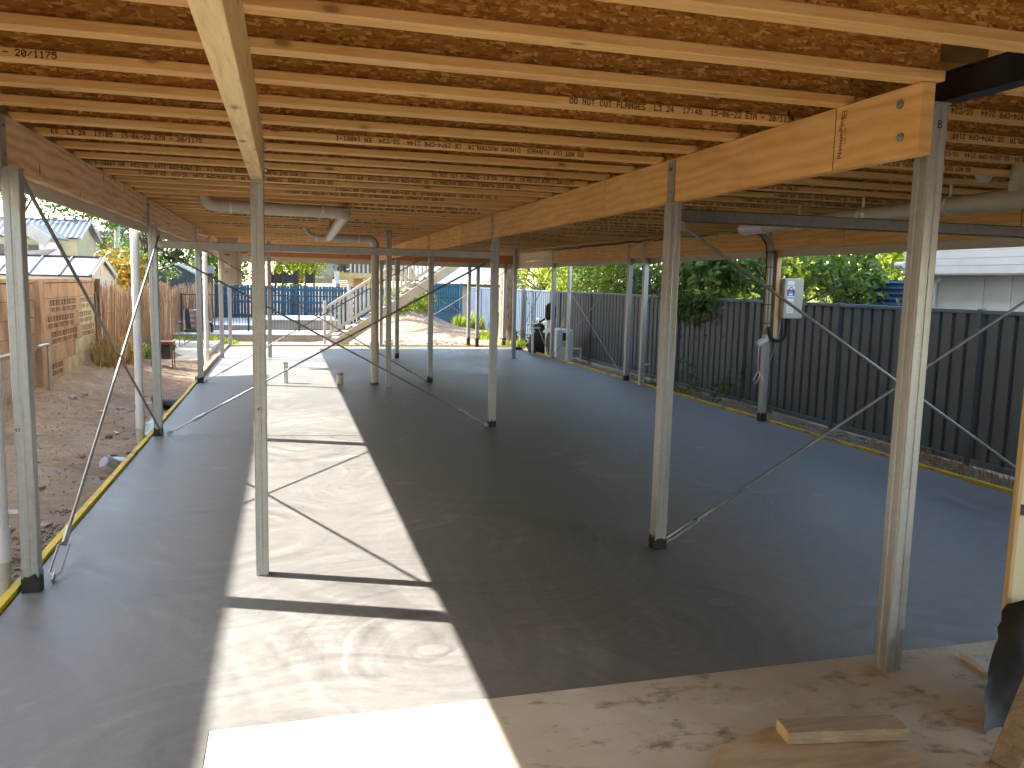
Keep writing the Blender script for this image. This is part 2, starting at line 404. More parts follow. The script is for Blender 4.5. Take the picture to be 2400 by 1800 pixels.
class MB:
    """collects vertices and faces in world coordinates; build() links ONE mesh object"""
    def __init__(s): s.v = []; s.f = []; s.mi = []; s.cur = 0
    def add(s, vs, fs):
        b = len(s.v); s.v.extend([tuple(map(float, p)) for p in vs]); s.f.extend([tuple(b+i for i in f) for f in fs]); s.mi.extend([s.cur]*len(fs)); return s
    def box(s, x0, y0, z0, x1, y1, z1):
        return s.add([(x0, y0, z0), (x1, y0, z0), (x1, y1, z0), (x0, y1, z0), (x0, y0, z1), (x1, y0, z1), (x1, y1, z1), (x0, y1, z1)],
                     [(0, 3, 2, 1), (4, 5, 6, 7), (0, 1, 5, 4), (1, 2, 6, 5), (2, 3, 7, 6), (3, 0, 4, 7)])
    def obox(s, c, ax, ay, az):
        c, ax, ay, az = map(Vector, (c, ax, ay, az))
        vs = [c+ax*i+ay*j+az*k for k in (-1, 1) for i, j in ((-1, -1), (1, -1), (1, 1), (-1, 1))]
        return s.add(vs, [(0, 3, 2, 1), (4, 5, 6, 7), (0, 1, 5, 4), (1, 2, 6, 5), (2, 3, 7, 6), (3, 0, 4, 7)])
    def beam(s, a, b, w, h, up=(0, 0, 1)):
        a, b = Vector(a), Vector(b); d = (b-a); L = d.length; d.normalize(); side = d.cross(Vector(up))
        if side.length < 1e-4: side = d.cross(Vector((1, 0, 0)))
        side.normalize(); u = side.cross(d)
        return s.obox((a+b)/2, d*L/2, side*w/2, u*h/2)
    def tube(s, pts, r, n=10, cap=True):
        pts = [Vector(p) for p in pts]; rr = r if isinstance(r, (list, tuple)) else [r]*len(pts)
        rings = []; prev = None
        for i, p in enumerate(pts):
            d = (pts[min(i+1, len(pts)-1)]-pts[max(i-1, 0)]).normalized()
            ref = prev if prev is not None else (Vector((0, 0, 1)) if abs(d.z) < .9 else Vector((1, 0, 0)))
            sd = d.cross(ref)
            if sd.length < 1e-4: sd = d.cross(Vector((0, 1, 0)))
            sd.normalize(); up = sd.cross(d); prev = up
            rings.append([p+(sd*math.cos(2*math.pi*k/n)+up*math.sin(2*math.pi*k/n))*rr[i] for k in range(n)])
        vs = [q for rg in rings for q in rg]; fs = []
        for i in range(len(pts)-1):
            for k in range(n): fs.append((i*n+k, i*n+(k+1) % n, (i+1)*n+(k+1) % n, (i+1)*n+k))
        if cap: fs.append(tuple(reversed(range(n)))); fs.append(tuple((len(pts)-1)*n+k for k in range(n)))
        return s.add(vs, fs)
    def prism(s, poly, axis, a0, a1):
        """poly of 2D points swept along an axis ('x','y','z') from a0 to a1"""
        def mk(p, a): return {'x': (a, p[0], p[1]), 'y': (p[0], a, p[1]), 'z': (p[0], p[1], a)}[axis]
        n = len(poly); vs = [mk(p, a0) for p in poly]+[mk(p, a1) for p in poly]
        return s.add(vs, [(i, (i+1) % n, n+(i+1) % n, n+i) for i in range(n)]+[tuple(reversed(range(n))), tuple(range(n, 2*n))])
    def lathe(s, prof, c, n=16):
        vs = []; fs = []
        for r, z in prof:
            for k in range(n): vs.append((c[0]+r*math.cos(2*math.pi*k/n), c[1]+r*math.sin(2*math.pi*k/n), c[2]+z))
        for i in range(len(prof)-1):
            for k in range(n): fs.append((i*n+k, i*n+(k+1) % n, (i+1)*n+(k+1) % n, (i+1)*n+k))
        fs.append(tuple(reversed(range(n)))); fs.append(tuple((len(prof)-1)*n+k for k in range(n)))
        return s.add(vs, fs)
    def build(s, name, mat, parent=None, smooth=False, bevel=0.0, org=None, fix=True):
        o0 = ORG[parent.name] if parent is not None else Vector(org or (0, 0, 0))
        me = bpy.data.meshes.new(name)
        me.from_pydata([(p[0]-o0[0], p[1]-o0[1], p[2]-o0[2]) for p in s.v], [], s.f)
        mats = mat if isinstance(mat, (list, tuple)) else [mat]
        for m in mats: me.materials.append(MAT[m] if isinstance(m, str) else m)
        if len(mats) > 1: me.polygons.foreach_set('material_index', s.mi)
        if bevel or fix:
            bm = bmesh.new(); bm.from_mesh(me)
            if bevel:
                bmesh.ops.bevel(bm, geom=bm.edges[:], offset=bevel, offset_type='OFFSET', segments=1, affect='EDGES', profile=.5)
            bmesh.ops.recalc_face_normals(bm, faces=bm.faces[:]); bm.to_mesh(me); bm.free()
        if smooth:
            me.polygons.foreach_set('use_smooth', [True]*len(me.polygons))
            try: me.set_sharp_from_angle(angle=math.radians(38))
            except Exception: pass
        o = bpy.data.objects.new(name, me); COL.objects.link(o)
        if parent is not None: o.parent = parent
        else: o.location = o0
        reg(o, o0); return o

def share(src, name, parent, off):
    """a copy of a piece that shares its mesh, moved by off (local offset)"""
    o = src.copy(); COL.objects.link(o); o.parent = parent; o.location = Vector(src.location)+Vector(off); o.name = name
    reg(o, ORG[parent.name] if parent else o.location); return o
def structure(o): o['kind'] = 'structure'; return o

def arc_pts(c, r, a0, a1, e1, e2, n=8):
    c, e1, e2 = Vector(c), Vector(e1), Vector(e2)
    return [c+(e1*math.cos(a0+(a1-a0)*i/n)+e2*math.sin(a0+(a1-a0)*i/n))*r for i in range(n+1)]

# 5 x 7 printed letters
FONT = {'A': '0E11111F111111', 'B': '1E11111E11111E', 'C': '0E11101010110E', 'D': '1E11111111111E', 'E': '1F10101E10101F', 'F': '1F10101E101010', 'G': '0E11101713110F', 'I': '0E04040404040E',
        'L': '1010101010101F', 'N': '11191515131111', 'O': '0E11111111110E', 'P': '1E11111E101010', 'R': '1E11111E141211', 'S': '0F10100E01011E', 'T': '1F040404040404', 'U': '1111111111110E',
        '0': '0E11131519110E', '1': '040C040404040E', '2': '0E11010204081F', '3': '1F02040201110E', '4': '02060A121F0202', '5': '1F101E0101110E', '6': '0608101E11110E', '7': '1F010204080808',
        '8': '0E11110E11110E', '9': '0E11110F01020C', '-': '0000001F000000', '/': '00010204081000', ':': '00040400040400', 'W': '1111111515150A', 'H': '1111111F111111', 'X': '11110A040A1111', ' ': '0'*14}
def print_mesh(txt, pitch, height):
    """flat dot-row lettering in the xz plane, facing -y, starting at the origin"""
    mb = MB(); dx = pitch*.80/5; dz = height/7
    for i, ch in enumerate(txt):
        hx = FONT[ch]
        for r in range(7):
            row = int(hx[2*r:2*r+2], 16); c = 0
            while c < 5:
                if row >> (4-c) & 1:
                    e = c
                    while e < 5 and row >> (4-e) & 1: e += 1
                    x0 = i*pitch+c*dx; x1 = i*pitch+e*dx+dx*.3; z1 = height-r*dz+dz*.3; z0 = height-(r+1)*dz
                    mb.add([(x0, 0, z0), (x1, 0, z0), (x1, 0, z1), (x0, 0, z1)], [(0, 1, 2, 3)])
                    c = e
                else: c += 1
    return mb

# ================================================================== SETTING: ground and slabs
def fbm(x, y, seed=0, octv=((.35, 1), (.9, .5), (2.3, .25), (5.1, .12))):
    r = np.random.default_rng(seed); h = np.zeros_like(x)
    for fq, am in octv:
        for _ in range(5):
            a = r.uniform(0, 2*math.pi); p = r.uniform(0, 6.28)
            h += am*np.sin((x*math.cos(a)+y*math.sin(a))*fq*2.2+p)/3
    return h
def sstep(a, b, x):
    t = np.clip((x-a)/(b-a), 0, 1); return t*t*(3-2*t)
def ground_h(x, y):
    h = -.14+.018*fbm(x, y, 3)+.010*fbm(x*3, y*3, 4)
    bank = sstep(-2.0, -3.6, x)*sstep(9.5, 13, y)*(1-sstep(20, 24, y))
    h = h+.30*bank*(1+.35*fbm(x*2, y*2, 9))
    h = h-.05*sstep(-2.3, -1.6, x)*(1-sstep(1, 2, x))
    rid = np.exp(-((x-7.0)/.3)**2)*sstep(7, 8.5, y)*(1-sstep(11.5, 12.5, y))
    h = h+.10*rid*(1+.6*fbm(x*3, y*3, 5))
    h = h+.10*sstep(24, 30, y)+.05*fbm(x*1.6, y*1.6, 12)*sstep(23.5, 25, y)*sstep(1., 2., x)
    mound = np.exp(-(((x-4.6)/1.3)**2+((y-31)/1.6)**2)); h = h+.8*mound
    sl = (x > -1.42)*(x < 6.33)*(y > -3.9)*(y < 22.6)
    return np.where(sl, -.45, h)
xs = np.concatenate([np.linspace(-160, -14, 9)[:-1], np.linspace(-14, -5, 16)[:-1], np.arange(-5, -1.2, .085), np.arange(-1.1, 6.3, .6), np.arange(6.34, 8.4, .1), np.linspace(8.5, 16, 14)[:-1], np.linspace(16, 170, 10)])
ys = np.concatenate([np.linspace(-90, -6, 7)[:-1], np.arange(-6, 3, .4), np.arange(3, 26, .1), np.linspace(26, 42, 60)[:-1], np.linspace(42, 260, 14)])
gx, gy = np.meshgrid(xs, ys)
gz = ground_h(gx, gy)
fine = (gx > -5)*(gx < 9)*(gy > 2)*(gy < 28)
gz = gz+np.where(fine*(gz > -.4), RNG.normal(0, .007, gx.shape)+.012*fbm(gx*4.1, gy*4.1, 31)+.010*np.abs(fbm(gx*7.3, gy*7.3, 33)), 0)
nx, ny = len(xs), len(ys)
vs = np.stack([gx.ravel(), gy.ravel(), gz.ravel()], 1)
idx = np.arange(nx*ny).reshape(ny, nx)
fs = np.stack([idx[:-1, :-1].ravel(), idx[:-1, 1:].ravel(), idx[1:, 1:].ravel(), idx[1:, :-1].ravel()], 1)
me = bpy.data.meshes.new('ground'); me.from_pydata(vs.tolist(), [], fs.tolist()); me.materials.append(MAT['dirt'])
me.polygons.foreach_set('use_smooth', [True]*len(me.polygons))
g = bpy.data.objects.new('ground', me); COL.objects.link(g); structure(g)
def GZ(x, y): return float(ground_h(np.array([x]), np.array([y]))[0])

SX0, SX1, SY0, SY1 = -1.47, 6.38, 3.25, 22.72
m = MB(); m.prism([(SX0, -5.19), (-.315, -5.19), (-.315, SY0), (SX1, SY0), (SX1, SY1), (SX0, SY1)], 'z', -.5, 0)
structure(m.build('new_slab', 'new_concrete'))
m = MB(); m.box(-4, -22, -.4, 9, -5.2, -.01); structure(m.build('bounce_ground', 'pale_bounce'))  # unseen pale ground added behind the camera to bounce sunlight under the house
m = MB(); m.box(-.31, -5.19, -.4, 6.5, SY0-.004, .012)
structure(m.build('old_slab', 'old_concrete', bevel=.006))
m = MB(); m.box(-3.25, 19.6, -.3, -1.9, 26.2, -.075)
structure(m.build('side_path', 'old_concrete', bevel=.01))

def board(name, mat, a, b, w, z0, z1, label, group):
    x0, x1 = sorted((a[0], b[0])); y0, y1 = sorted((a[1], b[1]))
    m = MB()
    if y1-y0 > x1-x0:
        n = max(2, int((y1-y0)/.7))
        poly = [(x0-w/2, z0), (x0+w/2, z0), (x0+w/2, z1), (x0-w/2, z1)]
        for i in range(n):
            pass
        ring = []
        for i in range(n+1):
            yy = y0+(y1-y0)*i/n; j = random.uniform(-.004, .004); k = random.uniform(-.004, .004)
            ring.append([(p[0]+j, yy, p[1]+(k if p[1] == z1 else 0)) for p in poly])
        vv = [q for r in ring for q in r]; ff = []
        for i in range(n):
            for k in range(4): ff.append((i*4+k, i*4+(k+1) % 4, (i+1)*4+(k+1) % 4, (i+1)*4+k))
        ff += [(3, 2, 1, 0), tuple(n*4+k for k in range(4))]
        m.add(vv, ff)
        loc = (x0, y0, z0)
    else:
        m.box(x0, y0-w/2, z0, x1, y0+w/2, z1); loc = (x0, y0, z0)
    o = m.build(name, mat, org=loc); return tag(o, label, 'board', group)
board('formwork_board', 'yellow_formwork', (-1.50, 2.2), (-1.50, 9.62), .045, -.16, .028, 'yellow painted formwork board running from the slab front to the post beside the white downpipe', 'formwork boards round the slab')
board('formwork_board', 'yellow_formwork', (-1.497, 9.64), (-1.497, 14.9), .045, -.16, .030, 'yellow painted formwork board beside black plastic scraps past the white downpipe', 'formwork boards round the slab')
board('formwork_board', 'pine_board', (-1.50, 14.93), (-1.50, 19.2), .06, -.16, .085, 'bare pale timber formwork board stepping higher beside the slab near the folding chair', 'formwork boards round the slab')
board('formwork_board', 'pine_board', (-1.50, 19.22), (-1.50, 22.7), .05, -.16, .05, 'bare pale timber formwork board at the slab corner below the meter box', 'formwork boards round the slab')
board('formwork_board', 'yellow_formwork', (6.405, 2.4), (6.405, 9.7), .045, -.16, .028, 'scuffed yellow formwork board along the dark fence before the water heater post', 'formwork boards round the slab')
board('formwork_board', 'yellow_formwork', (6.405, 9.88), (6.405, 14.4), .045, -.16, .028, 'yellow formwork board along the dark fence beyond the water heater post', 'formwork boards round the slab')
board('formwork_board', 'yellow_formwork', (6.405, 14.6), (6.405, 21.3), .045, -.16, .028, 'thin yellow formwork board beside the white heat pump', 'formwork boards round the slab')
board('formwork_board', 'yellow_formwork', (-1.47, 22.75), (6.38, 22.75), .045, -.16, .035, 'long formwork board across the back edge of the slab before the stairs', 'formwork boards round the slab')

# ================================================================== FLOOR FRAME: joists, beams, deck
JZ, JH = 2.645, .24
T1 = 'DO NOT CUT FLANGES  L3 24  17:48  15-06-22 ETA - 20/1175'
T2 = 'DO NOT CUT FLANGES  L3 24  17:05  15-06-22 ETA - 20/1175'
T3 = 'DO NOT CUT FLANGES  DINDAS AUSTRALIA  CE 2974-CPR 2144  SS/C24  EN 14081-1'
PITCH = .0218
def print_me(name, txt, flip):
    mb = print_mesh(txt, PITCH, .027)
    if flip:
        L = len(txt)*PITCH
        mb.v = [(L-p[0], p[1], .027-p[2]) for p in mb.v]
    me = bpy.data.meshes.new(name); me.from_pydata(mb.v, [], mb.f); me.materials.append(MAT['ink']); return me, len(txt)*PITCH
PM = {'d': print_me('lettering', '- 20/1175', False), 'e': print_me('lettering', 'ES  L3 24  17:05  15-06-22 ETA - 20/1175', False), 'a': print_me('lettering', T1, False), 'b': print_me('lettering', T2, False), 'c': print_me('lettering', T3, True)}
class JoistKit:
    def __init__(s, x0, x1):
        s.x0, s.x1 = x0, x1; s.src = None
JOIST_SRC = {}
def joist(y, x0, x1, prints, group, base, special=None):
    lab = special or base+(' with dark printed lettering' if prints else ' without printing')
    t = thing('floor_joist', lab, 'joist', (x0, y, JZ), group)
    key = round(x1-x0, 3)
    if key not in JOIST_SRC:
        w = .09; fl = .040; L = x1-x0
        a = MB().box(0, 0, 0, L, w, fl); b = MB().box(0, w/2-.006, fl, L, w/2+.006, JH-fl); c = MB().box(0, 0, JH-fl, L, w, JH)
        def mk(mb, n, mt, bev):
            o = mb.build(n, mt, bevel=bev); me = o.data; bpy.data.objects.remove(o); return me
        JOIST_SRC[key] = (mk(a, 'bottom_flange', 'pine_flange', .003), mk(b, 'web', 'osb_web', 0), mk(c, 'top_flange', 'pine_flange', .003))
    for nm, me in zip(('bottom_flange', 'web', 'top_flange'), JOIST_SRC[key]):
        o = bpy.data.objects.new(nm, me); COL.objects.link(o); o.parent = t; reg(o, (x0, y, JZ))
    for k, px in prints:
        me, L = PM[k]
        o = bpy.data.objects.new('lettering', me); COL.objects.link(o); o['kind'] = 'stuff'; o.parent = t; o.location = (px-x0, -.0015, .006+random.uniform(-.002, .003)); reg(o, (x0, y, JZ))
random.seed(21)
SPEC = {-1: 'timber I-joist just past the end of the middle beam, reaching the black steel beam', 0: 'timber I-joist whose end rests on the very end of the orange middle beam', 2: 'timber I-joist with upright print reading 17:48 next to the middle beam',
        5: 'timber I-joist with upside-down print right of the lone post bracket', 6: 'timber I-joist with upright print reading 17:05 over the block wall side', 8: 'timber I-joist with upright print reading 17:05 close to the first middle post'}
fixed = {2: [('a', 1.30), ('d', -1.07)], 5: [('c', .30)], 6: [('e', -1.38)], 7: [('c', -1.95)], 8: [('b', 1.15)], 9: [('c', .42), ('c', -1.45)], 10: [('c', -1.2)], 12: [('c', .0)]}
for n in range(-16, 41):
    y = 2.80+.4875*n
    if y < -4.9 or y > 22.5: continue
    if n in fixed: pr = fixed[n]
    elif n <= 4: pr = []
    else: pr = [('c', random.uniform(-1.4, .75))] if random.random() < .72 else []
    pr = [(k, px) for k, px in pr if px > -1.48 or k == 'b']
    pr = [(k, max(px, -1.44)) for k, px in pr]
    x1 = 2.74 if n <= -1 else (2.545 if n == 0 else 2.50)
    joist(y, -1.48, x1, pr, 'floor joists between the block wall side beam and the middle beam', 'timber I-joist between the block wall side and middle beams', SPEC.get(n))
    if n >= 0:
        pr = [('c', random.uniform(2.56, 4.4))] if random.random() < .8 else []
        if n in (1, 2): pr = [('c', 2.78+.3*(n-1))]
        joist(y+.012, 2.53 if n else 2.86, 6.36, pr, 'floor joists between the middle beam and the fence side beam', 'timber I-joist between the middle and dark fence side beams')
m = MB(); m.box(-1.52, -5.0, JZ+JH+.001, 6.40, 22.8, JZ+JH+.023)
structure(m.build('floor_deck', 'subfloor'))

def lvl_beam(label, x0, x1, z0, z1, cuts, mat):
    t = thing('timber_beam', label, 'beam', (x0, cuts[0], z0))
    m = MB(); m.box(x0+.004, cuts[0]+.01, z0+.006, x1-.004, cuts[-1]-.01, z1-.004); m.build('core', 'timber_dark', t)
    for a, b in zip(cuts[:-1], cuts[1:]):
        MB().box(x0, a+.004, z0, x1, b-.004, z1).build('panel', mat, t, bevel=.0015)
    return t
BL = lvl_beam('long plywood-faced beam with dark knots over the posts beside the block wall', -1.515, -1.45, 2.36, 2.642, [-4.9, 2.0, 7.93, 14.3, 22.70], 'lvl_face_knotty')
BR = lvl_beam('orange plywood-faced beam with vertical seams over the middle row of posts', 2.46, 2.523, 2.36, 2.642, [2.82, 3.36, 6.20, 8.97, 11.8, 14.6, 17.4, 20.2, 22.70], 'lvl_face')
BF = lvl_beam('orange plywood-faced beam over the posts along the dark fence', 6.30, 6.365, 2.335, 2.625, [-4.9, 2.9, 5.9, 8.3, 11.25, 13.95, 16.7, 19.17], 'lvl_face')
t = thing('timber_beam', 'pale laminated beam ending on a lone post between the two long beams', 'beam', (-.19, -4.9, 2.36))
MB().box(-.19, -4.9, 2.36, -.12, 5.095, 2.642).build('beam_body', 'lam_timber', t, bevel=.002)
# washers and a stamp at the near end of the middle beam
for py_, pz in ((2.94, 2.575), (2.925, 2.44)):
    m = MB(); m.tube([(2.4585, py_, pz), (2.452, py_, pz)], .019, 16); m.build('washer', 'galvanised_steel', BR, smooth=True)
    m = MB(); m.tube([(2.452, py_, pz), (2.444, py_, pz)], .009, 6); m.build('bolt_head', 'galvanised_steel', BR)
def font_mesh(txt, size, name, mat, mtx, parent):
    cu = bpy.data.curves.new(name, 'FONT'); cu.body = txt; cu.size = size; cu.resolution_u = 2
    ob = bpy.data.objects.new(name, cu); COL.objects.link(ob); dg = bpy.context.evaluated_depsgraph_get(); dg.update()
    me = bpy.data.meshes.new_from_object(ob.evaluated_get(dg)); bpy.data.objects.remove(ob)
    mw = mtx.copy(); mw.translation = mw.translation-ORG[parent.name]
    me.transform(mw); me.materials.clear(); me.materials.append(MAT[mat])
    o = bpy.data.objects.new(name, me); COL.objects.link(o); o['kind'] = 'stuff'; o.parent = parent; reg(o, ORG[parent.name]); return o
# stamp reads upwards on the face that looks to -x: text x -> +z, text y -> -y ... normal -x
mx = Matrix(((0, 0, -1, 2.4585), (0, 1, 0, 3.30), (1, 0, 0, 2.405), (0, 0, 0, 1)))
st = font_mesh('NelsonPine', .042, 'stamp', 'ink', mx, BR)
mx = Matrix(((0, 0, -1, 2.4585), (0, 1, 0, 3.275), (1, 0, 0, 2.47), (0, 0, 0, 1)))
font_mesh('LVL H2S', .02, 'stamp', 'ink', mx, BR)
m = MB()
for (a, b, c_, d_) in ((3.28, 2.585, 3.315, 2.588), (3.28, 2.615, 3.315, 2.618), (3.28, 2.585, 3.283, 2.618), (3.312, 2.585, 3.315, 2.618), (3.29, 2.595, 3.305, 2.599), (3.295, 2.6, 3.299, 2.612)):
    m.add([(2.4584, a, b), (2.4584, c_, b), (2.4584, c_, d_), (2.4584, a, d_)], [(0, 1, 2, 3)])
m.build('stamp', 'ink', BR)
# dark steel beam over the nearest post, ply rim board standing on it
t = thing('steel_beam', 'black painted steel beam resting on the near galvanised post under the joists', 'beam', (2.75, -4.9, 2.63))
m = MB(); m.box(2.755, -4.9, 2.632, 2.845, 3.135, 2.644); m.box(2.755, -4.9, 2.746, 2.845, 3.135, 2.757); m.box(2.762, -4.9, 2.644, 2.775, 3.135, 2.746)
m.build('beam_body', 'dark_steel', t)
m = MB(); m.box(2.752, -4.9, 2.7575, 2.790, 2.81, 2.88); tag(m.build('rim_board', 'lvl_face', org=(2.75, -4.9, 2.76)), 'plywood rim board standing on top of the black steel beam', 'board')

# ================================================================== POSTS
PW = .0445
def post_profile(cx, cy, w):
    c = .008; g1 = .009; g = .0022; pts = []
    # front (-y) and back (+y) faces carry two folded grooves
    def face(sx, sy):
        return
    pts = [(-w+c, -w), (-w+c*.3, -w+.001), (-w+c, -w), (-g1, -w), (-g1*.4, -w+g), (g1*.4, -w+g), (g1, -w), (w-c, -w), (w-c*.3, -w+c*.3), (w, -w+c),
           (w, w-c), (w-c, w), (-w+c, w), (-w, w-c), (-w, g1), (-w+g, g1*.4), (-w+g, -g1*.4), (-w, -g1), (-w, -w+c), (-w+c*.3, -w+c*.3)]
    pts = [pts[0]]+pts[3:]
    return [(cx+p[0], cy+p[1]) for p in pts]
def steel_post(x, y, ztop, label, group, coat=.12, plate=None, w=PW, z0=-.05, cap=True):
    t = thing('steel_post', label, 'post', (x, y, 0), group)
    MB().prism(post_profile(x, y, w), 'z', z0, ztop).build('column', 'galvanised_steel', t)
    if coat:
        q = w+.0016; z1 = coat
        n = 5; ring = [(-q, -q), (q, -q), (q, q), (-q, q)]
        m = MB(); vs = []; fs = []
        pts = []
        for i in range(4):
            a, b = ring[i], ring[(i+1) % 4]
            for k in range(n): pts.append((a[0]+(b[0]-a[0])*k/n, a[1]+(b[1]-a[1])*k/n))
        N = len(pts)
        for p in pts: vs.append((x+p[0], y+p[1], .001))
        for p in pts: vs.append((x+p[0], y+p[1], z1+random.uniform(-.03, .015)))
        for i in range(N): fs.append((i, (i+1) % N, N+(i+1) % N, N+i))
        m.add(vs, fs); m.build('bitumen_band', 'black_paint', t)
    if cap:
        MB().box(x-w-.004, y-w-.004, ztop-.006, x+w+.004, y+w+.004, ztop+.003).build('cap_plate', 'galvanised_steel', t)
    if plate:
        px, dirn, pz1, pw = plate
        xa, xb = (px-.007, px-.001) if dirn < 0 else (px+.001, px+.007)
        b = MB().box(xa, y-pw/2, ztop, xb, y+pw/2, pz1).build('bracket', 'galvanised_steel', t)
        for zz in (ztop+.07, pz1-.06):
            mm = MB(); xo = xa if dirn < 0 else xb
            mm.tube([(xo, y, zz), (xo+dirn*.012, y, zz)], .011, 6); mm.build('bolt', 'galvanised_steel', b)
    return t
GL, GM, GF = 'posts under the block wall side beam', 'posts under the middle beam', 'posts along the dark fence'
LP = [(-1.41, 5.035, 'thick galvanised post with black base beside a white downpipe, farthest from the chair'), (-1.41, 9.85, 'galvanised post with white downpipe behind it, joined to the steel cross tube'), (-1.42, 14.77, 'galvanised post with a black foot on the yellow board in front of the folding chair'), (-1.40, 19.38, 'slim galvanised post carrying the beige meter box'), (-1.42, 22.60, 'slim galvanised post at the slab corner beside the black pool fence')]
for x, y, lab in LP:
    steel_post(x, y, 2.355, lab, GL, .10 if y < 15 else 0, (-1.45, 1, 2.63, .09))
steel_post(-.155, 5.045, 2.355, 'lone galvanised post under the end of the pale laminated beam in the sun patch', None, 0, (-.119, 1, 2.60, .05), cap=True, w=.0375)
MP = [(2.48, 5.025, 'galvanised post of the middle row with black base and steel cross tube towards the fence', .095), (2.50, 9.90, 'galvanised post of the middle row at the end of the low cross tube', .09), (2.50, 14.54, 'galvanised post of the middle row with a black foot, third from the old slab', .10), (2.51, 19.21, 'slim galvanised post of the middle row seen against the stairs', .13), (2.52, 22.66, 'thin galvanised post of the middle row standing at the back edge of the slab', 0)]
for x, y, lab, co in MP: steel_post(x, y, 2.355, lab, GM, co, (2.46, -1, 2.63, .10))
steel_post(2.765, 3.10, 2.63, 'tall near galvanised post standing on the old slab under the black steel beam', None, 0, None, w=.046, z0=.0)
FP = [(6.335, 5.03, 'galvanised post along the dark fence across from the black-based middle post', .1), (6.335, 9.82, 'galvanised post with a black foot carrying the water heater and conduits', .12), (6.335, 13.83, 'galvanised post with a wide bolted top plate, beside the white downpipe', 0), (6.335, 14.54, 'galvanised post with black foot on the far side of the white downpipe at the fence', .1), (6.335, 19.15, 'galvanised post along the fence in front of the white heat pump', .0), (6.33, 22.66, 'galvanised post at the slab corner next to the tree trunk', .0)]
for x, y, lab, co in FP:
    steel_post(x, y, 2.33 if y < 20 else 2.5, lab, GF, co, (6.30, -1, 2.60, .12 if abs(y-13.83) < .1 else .08) if y < 20 else None)
steel_post(-.365, 19.48, 2.642, 'galvanised post between the meter box and the stairs', None, 0, None)
steel_post(1.67, 13.89, 2.642, 'galvanised post rising to the joists next to the vertical drain pipe', None, 0, None)
steel_post(5.35, 19.16, 2.642, 'dark galvanised post in front of the tree trunk', None, .0, None)
steel_post(5.02, 22.80, 2.38, 'white-edged galvanised post with a black foot at the back slab edge', 'back edge posts between stairs and tree', .25, None)
steel_post(5.24, 22.66, 2.38, 'dark galvanised post with black foot next to a white-edged post at the back edge', 'back edge posts between stairs and tree', .25, None)
steel_post(6.08, 22.84, 2.38, 'galvanised post with a black foot at the back slab edge beside the green bin', 'back edge posts between stairs and tree', .25, None)

# cross tubes
def cross_tube(x0, x1, y, z0, z1, label):
    t = thing('cross_tube', label, 'steel tube', (x0, y, z0))
    MB().box(x0, y-.04, z0, x1, y+.04, z1).build('tube_body', 'galvanised_steel', t, bevel=.006)
    return t
cross_tube(-1.371, 2.461, 9.86, 2.105, 2.190, 'long galvanised cross tube from the block wall side to the middle post')
c2 = cross_tube(2.519, 6.297, 5.03, 2.240, 2.322, 'galvanised cross tube from the middle post to the fence side, below a cream drain pipe')
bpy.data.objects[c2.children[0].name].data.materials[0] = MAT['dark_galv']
m = MB(); m.box(3.93, 5.01, 2.322, 3.955, 5.03, 2.36); m.build('clip', 'white_pvc', c2)

# ================================================================== BRACES
def brace(a, b, r, label, turn=True, bolt=True):
    a, b = Vector(a), Vector(b)                      # a = top, b = foot
    t = thing('brace_rod', label, 'brace rod', tuple(b), 'diagonal brace rods between the posts')
    d = (b-a).normalized(); L = (b-a).length
    if turn:
        e = b-d*.34
        MB().tube([a, e], r, 8).build('rod', 'bright_rod', t, smooth=True)
        MB().tube([e-d*.10, e+d*.05], r*1.65, 8).build('sleeve', 'galvanised_steel', t, smooth=True)
        sd = d.cross(Vector((0, 0, 1))).normalized(); k = r*2.6
        pts = [e+d*.04, e+d*.06+sd*k, b-d*.05+sd*k, b-d*.01, b-d*.05-sd*k, e+d*.06-sd*k, e+d*.04]
        MB().tube(pts, r*.62, 7).build('turnbuckle', 'galvanised_steel', t, smooth=True)
        MB().obox(b, d*.03, sd*.004, d.cross(sd)*.022).build('foot_lug', 'galvanised_steel', t)
    else:
        MB().tube([a, b], r, 8).build('rod', 'bright_rod', t, smooth=True)
    MB().obox(a, d*.03, d.cross(Vector((0, 0, 1))).normalized()*.004, Vector((0, 0, .03))).build('top_lug', 'galvanised_steel', t)
R1 = .0115; R2 = .0095
brace((-1.365, 5.09, 2.28), (-1.36, 9.79, .02), R1, 'brace rod from the near downpipe post down to the cross tube post foot', False)
brace((-1.34, 9.79, 2.24), (-1.335, 5.16, .02), R1, 'brace rod from the cross tube post down to a turnbuckle at the near black-based post')
brace((2.44, 9.82, 2.09), (-1.29, 9.83, .03), R1*.95, 'brace rod rising from the cross tube post foot across to the middle post top')
brace((-1.36, 9.87, 2.10), (2.43, 9.88, .03), R1*.95, 'brace rod falling from under the cross tube to the black foot of the middle post')
brace((2.45, 14.50, 2.28), (-1.33, 14.74, .03), R2, 'brace rod rising from the post before the folding chair towards the third middle post')
brace((-1.37, 14.76, 2.28), (2.42, 14.54, .03), R2, 'brace rod falling to the black foot of the third middle post')
brace((2.53, 5.00, 2.215), (6.27, 5.02, .03), R1, 'brace rod falling towards the fence from under the fence side cross tube', False)
brace((6.27, 5.06, 2.20), (2.54, 5.05, .03), R1, 'brace rod rising towards the fence from the black foot of the middle post')
brace((6.32, 19.09, 2.26), (6.315, 14.6, .03), R2, 'brace rod falling along the fence from the heat pump post towards the white downpipe', False)
brace((6.30, 14.5, 2.26), (6.305, 19.08, .03), R2, 'brace rod falling along the fence towards the heat pump post', False)
brace((2.55, 22.68, 2.30), (6.29, 22.69, .03), R2, 'back edge brace rod falling from the middle row towards the tree', False)
brace((6.29, 22.64, 2.30), (2.56, 22.65, .03), R2, 'back edge brace rod rising towards the tree in front of the blue gate', False)
